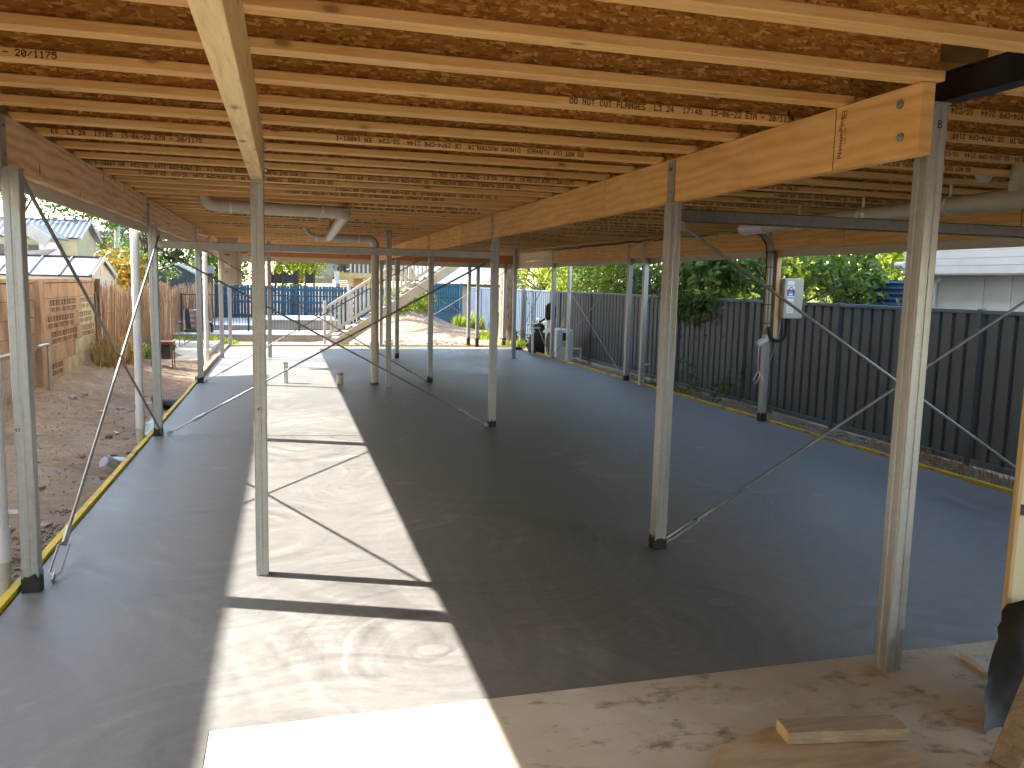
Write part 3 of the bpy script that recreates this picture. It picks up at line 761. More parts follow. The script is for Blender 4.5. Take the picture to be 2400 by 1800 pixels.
brace((6.325, 19.22, 2.26), (6.32, 22.60, .03), R2, 'brace rod falling from the heat pump post towards the tree trunk', False)
brace((6.31, 22.60, 2.26), (6.308, 19.22, .03), R2, 'brace rod from the corner post by the tree down to the heat pump post', False)

# ================================================================== PIPES
def pipe(mb, pts, r, n=16): mb.tube(pts, r, n); return mb
def collar(t, a, b, r, mat):
    MB().tube([a, b], r, 16).build('coupling', mat, t, smooth=True)
def strap(t, x, y, z, r, top, axis='x'):
    m = MB(); e1 = (0, 1, 0) if axis == 'x' else (1, 0, 0); off = Vector((.012, 0, 0)) if axis == 'x' else Vector((0, .012, 0))
    c = Vector((x, y, z)); P = arc_pts(c, r+.003, 0, 2*math.pi, e1, (0, 0, 1), 14)
    for a, b in zip(P[:-1], P[1:]): m.beam(a, b, .024, .004, up=(c-(a+b)/2))
    m.beam(c+Vector((0, 0, r)), (x, y, top), .022, .003, up=(1, 0, 0) if axis == 'x' else (0, 1, 0))
    m.build('strap', 'white_pvc', t)
# downpipes
def downpipe(x, y, ztop, z0, r, label, step, clip):
    t = thing('downpipe', label, 'pipe', (x, y, z0), 'white downpipes beside the posts')
    m = MB(); m.tube([(x, y, step), (x, y, ztop)], r, 18); m.build('pipe', 'white_pvc', t, smooth=True)
    m = MB(); m.tube([(x, y, z0), (x, y, step+.02)], r*.93, 18); m.build('lower_pipe', 'cream_pvc', t, smooth=True)
    m = MB(); m.tube([(x, y, step-.16), (x, y, step+.04)], r*1.13, 18); m.build('coupling', 'white_pvc', t, smooth=True)
    m = MB(); m.tube([(x, y, clip), (x, y, clip+.025)], r*1.08, 18); m.beam((x, y, clip+.012), (x+.13, y-.02, clip+.012), .006, .022); m.build('clip', 'white_pvc', t)
downpipe(-1.60, 5.17, 2.28, -.2, .045, 'white plastic downpipe next to the near black-based post', .30, .42)
downpipe(-1.625, 10.02, 2.34, -.2, .045, 'white plastic downpipe with a stepped coupling behind the cross tube post', .22, .34)
downpipe(-1.60, 18.0, 2.34, -.2, .045, 'white plastic downpipe between the folding chair and the meter box', .12, .34)
downpipe(6.50, 14.17, 2.26, -.2, .045, 'white plastic downpipe between two close posts at the dark fence', .13, .34)
downpipe(6.55, 18.6, 2.26, -.2, .045, 'white plastic downpipe in front of the heat pump', .12, .30)
# drain over the slab
t = thing('drain_pipe', 'cream plastic drain pipe slung under the joists, turning down to the slab', 'pipe', (1.47, 14.2, 0))
r = .066; y1 = 9.42; z1 = 2.545; z2 = 2.50
a = Vector((-.80, y1, z1+.02)); b = Vector((.575, y1, z1))
P = arc_pts((-.72, y1, z1+.13), .11, math.pi*1.5, math.pi, (1, 0, 0), (0, 0, 1), 6)
MB().tube(list(reversed(P))+[(.54, y1, z1)], r, 18).build('pipe', 'cream_pvc', t, smooth=True)
collar(t, (-.70, y1, z1+.02), (-.62, y1, z1+.019), r*1.1, 'cream_pvc')
P = arc_pts((.56, y1+.09, z1), .09, -math.pi/2, 0, (1, 0, 0), (0, 1, 0), 6)
MB().tube([(.48, y1, z1)]+P+[(.655, y1+.16, z1-.002)], r*1.1, 18).build('elbow', 'cream_pvc', t, smooth=True)
MB().tube([(.655, y1+.12, z1), (.70, 14.12, z2)], r, 18).build('pipe', 'cream_pvc', t, smooth=True)
MB().tube([(.70, 14.0, z2), (.70, 14.22, z2)], r*1.14, 18).build('junction', 'cream_pvc', t, smooth=True)
P = arc_pts((1.36, 14.2, z2-.11), .11, math.pi/2, 0, (1, 0, 0), (0, 0, 1), 6)
MB().tube([(.62, 14.2, z2)]+P+[(1.47, 14.2, 2.30)], r*1.04, 18).build('elbow', 'cream_pvc', t, smooth=True)
MB().tube([(1.47, 14.2, 2.34), (1.47, 14.2, -.05)], r, 18).build('standpipe', 'cream_pvc', t, smooth=True)
MB().tube([(1.47, 14.2, .40), (1.47, 14.2, .74)], r*1.13, 18).build('coupling', 'cream_pvc', t, smooth=True)
m = MB(); m.tube([(1.47, 14.12, .44), (1.47, 14.25, .44)], .047, 16); m.build('access_cap', 'cream_pvc', t, smooth=True)
m = MB(); m.tube([(1.47, 14.2, 0.001), (1.47, 14.2, .05)], r*1.12, 12); m.build('grout_collar', 'new_concrete', t)
MB().tube([(.64, 14.2, z2), (.40, 14.2, 2.53), (.26, 14.2, 2.74)], r*.62, 14).build('branch', 'cream_pvc', t, smooth=True)
for xx in (-.56, .40): strap(t, xx, y1, z1+.01, r, 2.66)
for xx in (.50, 1.20): strap(t, xx, 14.2, z2, r, 2.66)
# drain along the fence side bay
t = thing('drain_pipe', 'cream plastic drain pipe slung below the joists along the fence side bay', 'pipe', (5.0, 4.0, 2.48))
xr, zr = 5.0, 2.485
MB().tube([(xr, 3.0, zr+.005), (xr, 8.0, zr)], r, 18).build('pipe', 'cream_pvc', t, smooth=True)
MB().tube([(xr, 7.9, zr), (xr+.0, 8.35, zr)], r*1.12, 18).build('coupling', 'white_pvc', t, smooth=True)
MB().tube([(xr, 4.45, zr), (xr, 4.95, zr)], r*1.12, 18).build('junction', 'cream_pvc', t, smooth=True)
MB().tube([(xr, 4.72, zr+.02), (xr, 4.72, 2.86)], r*.98, 18).build('riser', 'cream_pvc', t, smooth=True)
MB().tube([(xr, 4.72, zr+.05), (xr, 4.72, zr+.12)], r*1.1, 18).build('coupling', 'cream_pvc', t, smooth=True)
for yy in (5.35, 6.35, 7.3): strap(t, xr, yy, zr, r, 2.66, 'y')
m = MB(); m.lathe([(.035, -.13), (.045, -.12), (.085, -.02), (.09, .02), (.09, .12)], (4.98, 5.02, 2.76), 18)
tag(m.build('floor_waste', 'cream_pvc', org=(4.98, 5.02, 2.7), smooth=True), 'tapered cream floor waste poking down between joists above the drain pipe', 'drain')
# stubs in the slab
for px, py, h, rr, lab, mt in ((-.03, 14.62, .36, .050, 'taller white pipe stub standing up from the slab in the sun', 'white_pvc'), (.89, 14.40, .19, .058, 'short grey pipe stub at the edge of the sun patch', 'cream_pvc')):
    t = thing('pipe_stub', lab, 'pipe', (px, py, 0), 'pipe stubs in the slab')
    m = MB(); m.tube([(px, py, -.05), (px, py, h)], rr, 18); m.build('pipe', mt, t, smooth=True)
    m = MB(); m.tube([(px, py, h-.03), (px, py, h+.012)], rr*1.05, 18); m.build('taped_end', 'cream_pvc' if mt == 'white_pvc' else 'render_grey', t, smooth=True)

# ================================================================== HOUSE ABOVE
t = thing('raised_house', 'raised house shell whose cream cladding edge shows below the outer beams', 'house', (2.4, 10, 2.3))
def clad(m, axis, c, a0, a1, z0, z1, th, sgn):
    """weatherboards stepping outwards"""
    n = int((z1-z0)/.19)+1; out = []
    for i in range(n):
        za = z0+i*.19; zb = min(z1, za+.19); 
        if axis == 'x': m.box(min(c, c+sgn*th), a0, za, max(c, c+sgn*(th+.0)), a1, zb-.004)
        else: m.box(a0, min(c, c+sgn*th), za, a1, max(c, c+sgn*th), zb-.004)
m = MB(); clad(m, 'x', -1.535, -5.0, 22.86, 2.285, 5.75, .022, -1); m.build('wall', 'cream_fascia', t)
m = MB(); clad(m, 'x', 6.42, -5.0, 22.86, 2.245, 5.75, .022, 1); m.build('wall', 'cream_fascia', t)
m = MB(); clad(m, 'y', 22.84, -1.53, 6.415, 2.245, 5.75, .022, 1); m.build('wall', 'cream_fascia', t)
m = MB(); m.box(-1.53, -5.06, 2.66, 6.415, -5.02, 5.75); m.build('wall', 'cream_fascia', t)
m = MB(); m.prism([(-1.95, 5.62), (2.44, 6.9), (6.85, 5.62), (6.85, 5.72), (2.44, 7.0), (-1.95, 5.72)], 'y', -5.3, 23.2); m.build('roof', 'roof_grey', t)
m = MB(); m.box(-1.45, 22.745, 2.375, 6.33, 22.785, 2.60); m.build('rim_joist', 'red_timber', t)
for k in range(9):
    xx = -1.0+k*.62
    MB().box(xx, 20.75, 2.53, xx+.045, 22.74, 2.638).build('rear_joist', 'pine_board', t)

t = thing('rear_wall', 'added cream sheet wall behind the camera cutting light from the open slab end', 'wall', (2.4, -5.0, 0))
for k in range(7): MB().box(-1.45+k*1.12, -5.0, .0135, -1.45+(k+1)*1.12-.006, -4.97, 2.64).build('wall_sheet', 'cream_fascia', t)  # unseen wall added to darken camera-facing faces and bounce the sun patch
# ================================================================== SURROUNDINGS: helpers
def leaf_mesh(pts, nrm, size, rng, aspect=.55, fold=.25):
    """one folded leaf of four triangles at every point"""
    n = len(pts)
    a = rng.normal(size=(n, 3)); a -= (a*nrm).sum(1, keepdims=True)*nrm; a /= np.linalg.norm(a, axis=1, keepdims=True)+1e-9
    b = np.cross(nrm, a); s = size*rng.uniform(.65, 1.35, (n, 1))
    L = a*s*.5; W = b*s*.5*aspect; up = nrm*s*fold*.3
    v = np.stack([pts-L, pts-L*.15+W+up, pts+L-up*.8, pts-L*.15-W+up, pts], 1)
    vs = v.reshape(-1, 3); base = (np.arange(n)*5)[:, None]
    fs = np.concatenate([base+np.array([[0, 4, 1]]), base+np.array([[1, 4, 2]]), base+np.array([[2, 4, 3]]), base+np.array([[3, 4, 0]])])
    return vs, fs
def clumps(rng, c, rad, k, n, spread):
    """points gathered in k clumps inside an ellipsoid"""
    d = rng.normal(size=(k, 3)); d /= np.linalg.norm(d, axis=1, keepdims=True)
    cc = d*(rng.uniform(.35, 1, (k, 1))**.6)*np.array(rad)+np.array(c)
    w = rng.integers(0, k, n)
    p = cc[w]+rng.normal(size=(n, 3))*spread*rng.uniform(.5, 1.3, (k, 1))[w]
    nr = (p-cc[w])+rng.normal(size=(n, 3))*spread*.9+np.array([0, 0, spread*.8]); nr /= np.linalg.norm(nr, axis=1, keepdims=True)
    return p, nr, cc
def mesh_np(name, vs, fs, mat, parent, kind=None):
    o0 = np.array(ORG[parent.name]) if parent is not None else np.zeros(3)
    me = bpy.data.meshes.new(name); vs = (vs-o0).astype(np.float32); fs = fs.astype(np.int32)
    me.vertices.add(len(vs)); me.vertices.foreach_set('co', vs.ravel())
    k = fs.shape[1]; me.loops.add(fs.size); me.loops.foreach_set('vertex_index', fs.ravel())
    me.polygons.add(len(fs)); me.polygons.foreach_set('loop_start', np.arange(0, fs.size, k, dtype=np.int32)); me.update(calc_edges=True)
    me.materials.append(MAT[mat]); o = bpy.data.objects.new(name, me); COL.objects.link(o)
    if parent is not None: o.parent = parent; reg(o, ORG[parent.name])
    if kind: o['kind'] = kind
    return o
def tree(name, label, cat, base, crown_c, rad, n, leaf, mat, seed, k=26, spread=.3, trunk=.12, bark='bark_dark', group=None, twigs=14):
    rng = np.random.default_rng(seed)
    t = thing(name, label, cat, base, group)
    p, nr, cc = clumps(rng, crown_c, rad, k, n, spread)
    vs, fs = leaf_mesh(p, nr, leaf, rng); mesh_np('crown', vs, fs, mat, t)
    b = Vector(base); c = Vector(crown_c); m = MB()
    mid = b.lerp(c, .55)+Vector((rng.normal()*.1, rng.normal()*.1, 0))
    m.tube([b-Vector((0, 0, .2)), b+Vector((0, 0, .05)), mid, c], [trunk*1.25, trunk, trunk*.72, trunk*.3], 9); m.build('trunk', bark, t, smooth=True)
    m = MB()
    for i in rng.choice(len(cc), min(twigs, len(cc)), replace=False):
        q = Vector(cc[i]); s = mid.lerp(c, float(rng.uniform(-.1, .8)))
        m.tube([s, s.lerp(q, .5)+Vector((0, 0, -.08)), q], [trunk*.35, trunk*.2, trunk*.07], 5)
    m.build('branches', bark, t)
    return t
def blades(name, label, cat, c, rad, n, h, mat, seed, lean=.35, w=.012, kind='stuff', group=None):
    rng = np.random.default_rng(seed)
    a = rng.uniform(0, 2*math.pi, n); rr = np.sqrt(rng.uniform(0, 1, n))
    x = c[0]+np.cos(a)*rr*rad[0]; y = c[1]+np.sin(a)*rr*rad[1]
    z = ground_h(x, y)-.02 if c[2] is None else np.full(n, c[2])
    hh = h*rng.uniform(.45, 1.15, n)*(1.15-.6*rr); th = rng.uniform(0, 2*math.pi, n); ln = rng.uniform(.1, 1, n)*lean
    dx, dy = np.cos(th), np.sin(th); wx, wy = -np.sin(th)*w, np.cos(th)*w
    b0 = np.stack([x-wx, y-wy, z], 1); b1 = np.stack([x+wx, y+wy, z], 1)
    m0 = np.stack([x+dx*ln*hh*.35-wx*.8, y+dy*ln*hh*.35-wy*.8, z+hh*.6], 1); m1 = np.stack([x+dx*ln*hh*.35+wx*.8, y+dy*ln*hh*.35+wy*.8, z+hh*.6], 1)
    tp = np.stack([x+dx*ln*hh, y+dy*ln*hh, z+hh*(1-.25*ln)], 1)
    vs = np.stack([b0, b1, m1, m0, tp], 1).reshape(-1, 3); bs = (np.arange(n)*5)[:, None]
    fs = np.concatenate([bs+np.array([[0, 1, 2]]), bs+np.array([[0, 2, 3]]), bs+np.array([[3, 2, 4]])])
    o = mesh_np(name, vs, fs, mat, None); o['kind'] = kind; tag(o, label, cat, group); return o

def corrugated(m, p0, ax, ay, pitch, depth, nrm):
    """sheet from p0 along ax (waves run across ax, ridges along ay)"""
    p0, ax, ay, nrm = map(Vector, (p0, ax, ay, nrm)); L = ax.length; n = max(2, int(L/pitch)*4)
    vs = []; fs = []
    for i in range(n+1):
        o = nrm*(math.sin(i*math.pi/2)*depth*.5)
        vs += [p0+ax*(i/n)+o, p0+ax*(i/n)+ay+o]
    fs = [(2*i, 2*i+2, 2*i+3, 2*i+1) for i in range(n)]
    return m.add(vs, fs)

# ================================================================== DARK SHEET FENCE (x = 7.35)
FX, FT, FB = 7.35, 1.64, -.05
def ribbed(m, x, y0, y1, z0, z1, pitch=.19, d=.032):
    """trapezoid ribbed sheet in the plane x"""
    pr = [(0, 0), (.60, 0), (.67, 1), (.83, 1), (.90, 0)]
    pts = []; n = int(round((y1-y0)/pitch)); pp = (y1-y0)/n
    for i in range(n):
        for f, k in pr: pts.append((y0+(i+f)*pp, k))
    pts.append((y1, 0))
    vs = []
    for yy, k in pts: vs += [(x+d*k, yy, z0), (x+d*k, yy, z1)]
    m.add(vs, [(2*i, 2*i+1, 2*i+3, 2*i+2) for i in range(len(pts)-1)])
t = thing('sheet_fence', 'dark slate blue steel sheet fence running beside the slab to the back gate', 'fence', (FX, 10, FB))
yp = [7.28+2.385*k for k in range(-2, 12)]
psrc = None
for a, b in zip(yp[:-1], yp[1:]):
    if psrc is None:
        m = MB(); ribbed(m, FX, a+.03, b-.03, FB, FT-.03); psrc = m.build('sheet_panel', 'fence_steel', t, fix=False); y00 = a
        m = MB(); m.box(FX-.02, a+.03, FT-.045, FX+.05, b-.03, FT); rsrc = m.build('top_rail', 'fence_cap', t, bevel=.004)
        m = MB(); m.box(FX-.018, a+.03, FB-.03, FX+.048, b-.03, FB+.035); bsrc = m.build('bottom_rail', 'fence_cap', t, bevel=.004)
    else:
        for s, nm in ((psrc, 'sheet_panel'), (rsrc, 'top_rail'), (bsrc, 'bottom_rail')): share(s, nm, t, (0, a-y00, 0))
m = MB(); m.box(FX-.026, yp[0]-.028, -.4, FX+.054, yp[0]+.028, FT+.012); pp = m.build('fence_post', 'fence_steel', t, bevel=.004)
for y in yp[1:]: share(pp, 'fence_post', t, (0, y-yp[0], 0))

# ================================================================== BACK FENCES, POOL, STAIRS
BY = 35.0
t = thing('paling_fence', 'blue painted timber paling fence with gaps behind the black pool fence', 'fence', (0, BY, 0))
ptop = 1.52
x = -6.0; k = 0; base = None
while x < 4.6:
    w = .115
    if base is None:
        m = MB(); m.box(x, BY, -.1, x+w, BY+.018, ptop); base = m.build('paling', 'blue_paling', t); x00 = x
    else:
        o = share(base, 'paling', t, (x-x00, random.uniform(-.006, .006), random.uniform(-.02, .02)))
    x += w+random.choice((.004, .008, .012, .02, .028)); k += 1
for zz in (.25, .80, 1.32): MB().box(-6, BY-.045, zz, 4.6, BY-.002, zz+.09).build('rail', 'blue_paling', t)
for xx in (-4.2, -1.9, .35): MB().box(xx, BY-.14, -.2, xx+.1, BY-.047, ptop+.03).build('fence_post', 'blue_paling', t)
m = MB(); m.tube([(2.55, BY-.12, -.2), (2.55, BY-.12, ptop+.12)], .075, 12); m.build('fence_post', 'galvanised_steel', t, smooth=True)
# blue gate of corrugated sheet
t = thing('sheet_gate', 'bright blue corrugated gate with three rails at the back of the yard', 'gate', (6.2, BY-.6, 0))
gy_ = BY-.6
m = MB(); corrugated(m, (4.9, gy_, -.05), (2.25, 0, 0), (0, 0, 1.78), .105, .03, (0, -1, 0)); m.build('sheet_panel', 'blue_sheet', t, fix=False)
for zz in (-.02, .62, 1.18, 1.66): MB().box(4.88, gy_-.06, zz, 7.17, gy_-.02, zz+.075).build('rail', 'blue_sheet', t)
for xx in (4.86, 7.17): MB().box(xx, gy_-.07, -.1, xx+.09, gy_+.02, 1.80).build('gate_post', 'blue_sheet', t)
# raised pool surround
def blockt(name, x0, y0, z0, x1, y1, z1, mat, topmat, label, cat):
    t = thing(name, label, cat, (x0, y0, z0))
    MB().box(x0, y0, z0, x1, y1, z1-.05).build('wall_face', mat, t)
    MB().box(x0-.03, y0-.04, z1-.049, x1+.03, y1, z1).build('coping', topmat, t, bevel=.006)
    return t
blockt('pool_kerb', -6.0, 26.6, -.4, 1.55, 29.0, .07, 'render_grey', 'pool_paving', 'low rendered kerb with pale paving under the black pool fence', 'kerb')
blockt('pool_wall', -.75, 30.2, -.3, 1.75, 33.8, .36, 'render_grey', 'pool_paving', 'grey rendered raised pool wall behind the black pool fence', 'pool wall')
blockt('pool_terrace', -5.5, 29.4, -.3, -.8, 34.4, .20, 'pool_paving', 'pool_paving', 'pale paved pool terrace behind the black pool fence', 'terrace')
def pool_fence(label, a, b, z0, z1, posts):
    a, b = Vector(a), Vector(b); L = (b-a).length; d = (b-a)/L
    t = thing('pool_fence', label, 'fence', (a.x, a.y, z0))
    for zz in (z0+.06, z1-.02): MB().beam(a+Vector((0, 0, zz)), b+Vector((0, 0, zz)), .025, .03).build('rail', 'pool_black', t)
    n = int(L/.098); p = a+d*.049
    s = MB().box(p.x-.006, p.y-.006, z0+.06, p.x+.006, p.y+.006, z1-.02).build('bar', 'pool_black', t)
    for i in range(1, n): share(s, 'bar', t, tuple(d*(.098*i)))
    for f in posts:
        q = a+d*(L*f); MB().box(q.x-.03, q.y-.03, z0-.08, q.x+.03, q.y+.03, z1+.02).build('fence_post', 'pool_black', t)
pool_fence('black tubular pool fence on the pale kerb in front of the blue palings', (-1.2, 28.2, 0), (1.9, 28.2, 0), .06, 1.26, (.0, .52, 1.))
pool_fence('black tubular pool fence panel standing before the brush fence behind the folding chair', (-3.15, 27.4, 0), (-1.2, 28.2, 0), .06, 1.26, (.0,))
# stairs
t = thing('timber_stairs', 'white timber stairs with open treads climbing to the back of the raised house', 'stairs', (1.2, 24.6, 0))
ys0, ys1 = 24.25, 25.12; sl = .665; gx0, gz0 = 1.46, .125
N = 14
for i in range(N):
    xx = gx0+i*.277; zz = gz0+i*.277*sl
    tr = MB().box(xx-.15, ys0+.03, zz-.042, xx+.14, ys1-.03, zz).build('tread', 'timber_dark' if False else 'far_white', t, bevel=.004)
    MB().box(xx-.152, ys0+.03, zz-.043, xx-.149, ys1-.03, zz-.004).build('nosing', 'timber_dark', tr)
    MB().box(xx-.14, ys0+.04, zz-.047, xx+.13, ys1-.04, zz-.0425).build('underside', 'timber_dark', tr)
xa, xb = 1.25, gx0+N*.277
def zs(x): return gz0+(x-gx0)*sl
for yy in (ys0, ys1):
    m = MB(); m.prism([(xa, -.12), (xa+.35, -.12), (xb, zs(xb)-.24), (xb, zs(xb)+.06), (xa, zs(xa)+.02)], 'y', yy-.022, yy+.022); m.build('stringer', 'far_white', t)
yb = ys1
MB().box(1.07, yb-.05, -.13, 1.16, yb+.05, 1.17).build('newel_post', 'far_white', t, bevel=.004)
MB().box(3.62, yb-.05, zs(3.62)-.2, 3.71, yb+.05, zs(3.62)+1.15).build('newel_post', 'far_white', t, bevel=.004)
def hz(x, o): return zs(x)+o
MB().beam((1.16, yb, hz(1.16, .95)+.10), (xb, yb, hz(xb, .95)+.10), .09, .075).build('handrail', 'far_white', t)
MB().beam((1.16, yb, hz(1.16, .20)), (xb, yb, hz(xb, .20)), .05, .09).build('bottom_rail', 'far_white', t)
bs = None; i = 0; xx = 1.29
while xx < xb-.05:
    if bs is None:
        bs = MB().add([(xx-.03, yb-.02, hz(xx-.03, .2)), (xx+.03, yb-.02, hz(xx+.03, .2)), (xx+.03, yb+.02, hz(xx+.03, .2)), (xx-.03, yb+.02, hz(xx-.03, .2)),
                       (xx-.03, yb-.02, hz(xx-.03, 1.02)), (xx+.03, yb-.02, hz(xx+.03, 1.02)), (xx+.03, yb+.02, hz(xx+.03, 1.02)), (xx-.03, yb+.02, hz(xx-.03, 1.02))],
                      [(0, 3, 2, 1), (4, 5, 6, 7), (0, 1, 5, 4), (1, 2, 6, 5), (2, 3, 7, 6), (3, 0, 4, 7)]).build('baluster', 'far_white', t); b0 = xx
    else: share(bs, 'baluster', t, (xx-b0, 0, (xx-b0)*sl))
    xx += .125
blob = MB(); blob.box(1.15, 24.1, -.3, 2.1, 25.3, -.075); structure(blob.build('stair_pad', 'old_concrete', bevel=.01))

# ================================================================== BLOCK WALL, BRUSH FENCE, CHAIN WIRE
WX = -3.48
t = thing('block_wall', 'weathered wall of stained breeze blocks and grey blocks left of the dirt strip', 'wall', (WX, 13, -.2))
cw = .33; ch = .245
def plain_block(): 
    return MB().box(WX-.09, 0.003, .003, WX, cw-.003, ch-.003)
def breeze_block(sz):
    # screen block: rim, a stem from the top, an inner square ring; open between them
    m = MB(); th = .026; d0, d1 = WX-.10, WX
    a, b, zt = .002, sz-.002, ch-.002
    m.box(d0, a, a, d1, a+th, zt); m.box(d0, b-th, a, d1, b, zt); m.box(d0, a+th, a, d1, b-th, a+th); m.box(d0, a+th, zt-th, d1, b-th, zt)
    c = sz/2; zm = ch*.52; q = sz*.24
    m.box(d0, c-.013, zm, d1, c+.013, zt-th)
    m.box(d0, a+th, zm-.022, d1, b-th, zm-.0005)
    m.box(d0, c-q, a+th, d1, c-q+.022, zm-.0225); m.box(d0, c+q-.022, a+th, d1, c+q, zm-.0225)
    return m
srcs = {}
def place(kind, y, z, sz, mat):
    key = (kind, sz, mat)
    if key not in srcs:
        mb = plain_block() if kind == 'p' else breeze_block(sz)
        if kind == 'p': mb.v = [(p[0], p[1]*sz/cw, p[2]) for p in mb.v]
        o = mb.build('block' if kind == 'p' else 'screen_block', mat, bevel=.003 if kind == 'p' else 0, org=(0, 0, 0)); srcs[key] = o.data; bpy.data.objects.remove(o)
    o = bpy.data.objects.new('block' if kind == 'p' else 'screen_block', srcs[key]); COL.objects.link(o); o.parent = t; o.location = Vector((random.uniform(-.004, .004), y, z))-ORG[t.name]; reg(o, ORG[t.name])
BWY0, BWY1 = 11.6, 17.0
zr0 = -.30; rows = 8
def is_screen(y, r):
    if 13.55 < y < 15.4 and r in (4, 5, 6): return not (r in (4, 6) and y < 13.8)
    if 15.85 < y < 17.0 and r in (4, 5, 6): return True
    return (r == 2 and 13.8 < y < 14.5) or (r == 1 and (13.5 < y < 13.85 or 14.3 < y < 14.65)) or (r == 0 and 13.7 < y < 14.6)
for r_ in range(rows):
    z = zr0+r_*ch; y = BWY0-(.165 if r_ % 2 else 0)
    while y < BWY1:
        hy = min(cw, BWY1-y)
        if hy < .06: break
        mid = y+hy/2; gmat = 'block_grey' if (mid > 15.35 and r_ < 4) or (mid > 14.75 and r_ < 3) or (mid > 15.8 and r_ < 7) else 'block_brown'
        if is_screen(mid, r_) and hy > .3: place('s', y, z, cw, gmat)
        else: place('p', y, z, round(hy, 3), gmat)
        y += cw
MB().box(WX-.11, BWY0-.2, zr0+rows*ch+.002, WX+.02, BWY1, zr0+rows*ch+.05).build('capping', 'block_brown', t)
MB().box(WX-.40, BWY0-.2, -.3, WX-.36, BWY1, zr0+rows*ch).build('hole_shade_sheet', 'timber_dark', t)  # dark sheet added behind the wall so the block openings read as shade
# pier
MB().box(WX-.10, BWY0+1.55, -.2, WX+.07, BWY0+1.8, 1.70).build('pier', 'block_brown', t)

# wire fence posts
for (px_, py_, zt, lab) in ((-3.30, 13.05, .82, 'galvanised pipe post with a tee cap in front of the block wall'),):
    t = thing('pipe_post', lab, 'post', (px_, py_, -.2))
    MB().tube([(px_, py_, -.2), (px_, py_, zt)], .024, 10).build('pipe', 'galvanised_steel', t, smooth=True)
    MB().tube([(px_-.03, py_-.42, zt-.035), (px_, py_+.01, zt-.03)], .022, 10).build('rail_stub', 'galvanised_steel', t, smooth=True)
    MB().tube([(px_, py_, zt-.07), (px_, py_, zt+.012)], .031, 10).build('cap', 'galvanised_steel', t, smooth=True)
t = thing('wire_fence', 'chain wire fence with galvanised top rail behind the near downpipe', 'fence', (-3.3, 10, -.2))
MB().tube([(-3.32, 6.0, .78), (-3.32, 11.7, .78)], .021, 8).build('top_rail', 'galvanised_steel', t, smooth=True)
m = MB(); 
for i in range(90):
    y = 6.0+i*.065
    for s in (1, -1):
        y2 = y+s*.9; 
        ya, za, yb_, zb = y, -.12, y2, .78
        if not (5.9 < yb_ < 11.8): continue
        m.beam((-3.32, ya, za), (-3.32, yb_, zb), .003, .003)
o = m.build('wire_mesh', 'galvanised_steel', t); o['kind'] = 'stuff'
for yy in (6.0, 9.0, 11.7): MB().tube([(-3.32, yy, -.3), (-3.32, yy, .80)], .022, 8).build('fence_post', 'galvanised_steel', t, smooth=True)

# brush fence: bundles of reeds
t = thing('brush_fence', 'ragged brown brush reed fence from the block wall to the pool corner', 'fence', (-3.4, 20, 0))
path = [(-3.42, 17.0), (-3.42, 21.5), (-3.50, 25.5), (-3.2, 28.2), (-2.35, 29.2)]
rng = np.random.default_rng(5)
seg = [Vector((*p, 0)) for p in path]; tot = sum((b-a).length for a, b in zip(seg[:-1], seg[1:]))
def along(s):
    for a, b in zip(seg[:-1], seg[1:]):
        L = (b-a).length
        if s <= L: return a+(b-a)*(s/L), (b-a)/L
        s -= L
    return seg[-1], (seg[-1]-seg[-2]).normalized()
s = 0; rest = MB(); nb = 0
while s < tot:
    p, d = along(s); nrm = Vector((-d.y, d.x, 0)); g0 = GZ(p.x, p.y)
    top = 1.50+.08*math.sin(s*1.7)+rng.normal()*.06
    lean = rng.normal()*.08+.06*math.sin(s*.9); off = rng.normal()*.035; r_ = rng.uniform(.008, .017)
    q = p+nrm*off
    m = MB(); m.tube([(q.x, q.y, g0-.05), (q.x+d.x*lean*.5, q.y+d.y*lean*.5, top*.55), (q.x+d.x*lean*1.3+nrm.x*rng.normal()*.02, q.y+d.y*lean*1.3, top)], [r_*1.1, r_, r_*.55], 5)
    if nb < 298: m.build('reed_bundle', 'brush_reed', t, fix=False)
    else: rest.add(m.v, m.f)
    nb += 1; s += rng.uniform(.012, .024)
if rest.v: o = rest.build('reed_bundles', 'brush_reed', t, fix=False); o['kind'] = 'stuff'
MB().box(-3.52, 16.98, -.2, -3.40, 17.12, 1.72).build('end_post', 'bark_dark', t)
for zz in (.45, 1.05):
    m = MB()
    for a, b in zip(seg[:-1], seg[1:]): m.tube([a+Vector((.035, 0, zz)), b+Vector((.035, 0, zz))], .006, 5)
    m.build('tie_wire', 'brush_reed', t)

# ================================================================== BEIGE METER BOX, WATER HEATER, POOL PLANT, CHAIR
t = thing('meter_box', 'beige electrical meter box hanging from the joists above the slab edge', 'meter box', (-1.1, 17.55, 1.65))
bx0, bx1, by0, by1, bz0, bz1 = -1.30, -.93, 17.50, 17.68, 1.655, 2.60
MB().box(bx0, by0, bz0, bx1, by1, bz1).build('cabinet', 'beige_box', t, bevel=.008)
dr = MB().box(bx0+.03, by0-.014, bz0+.02, bx1-.015, by0-.001, bz1-.03).build('door', 'beige_box', t, bevel=.005)
MB().box(bx0+.13, by0-.02, 2.24, bx0+.22, by0-.0145, 2.262).build('latch', 'black_plastic', dr)
MB().box(bx0+.12, by0-.0165, 1.98, bx0+.23, by0-.0145, 2.09).build('label', 'label_white', dr)
MB().add([(bx0+.13, by0-.0165, 1.90), (bx0+.18, by0-.0165, 1.90), (bx0+.155, by0-.0165, 1.945)], [(0, 1, 2)]).build('warning_mark', 'label_red', dr)
m = MB()
for zz in (2.27, 2.20, 2.14): m.tube([(bx1, 17.6, zz), (bx1+.16, 17.6, zz+.0), (bx1+.34, 17.7, zz+.1), (bx1+.42, 17.8, zz+.28)], .014, 8)
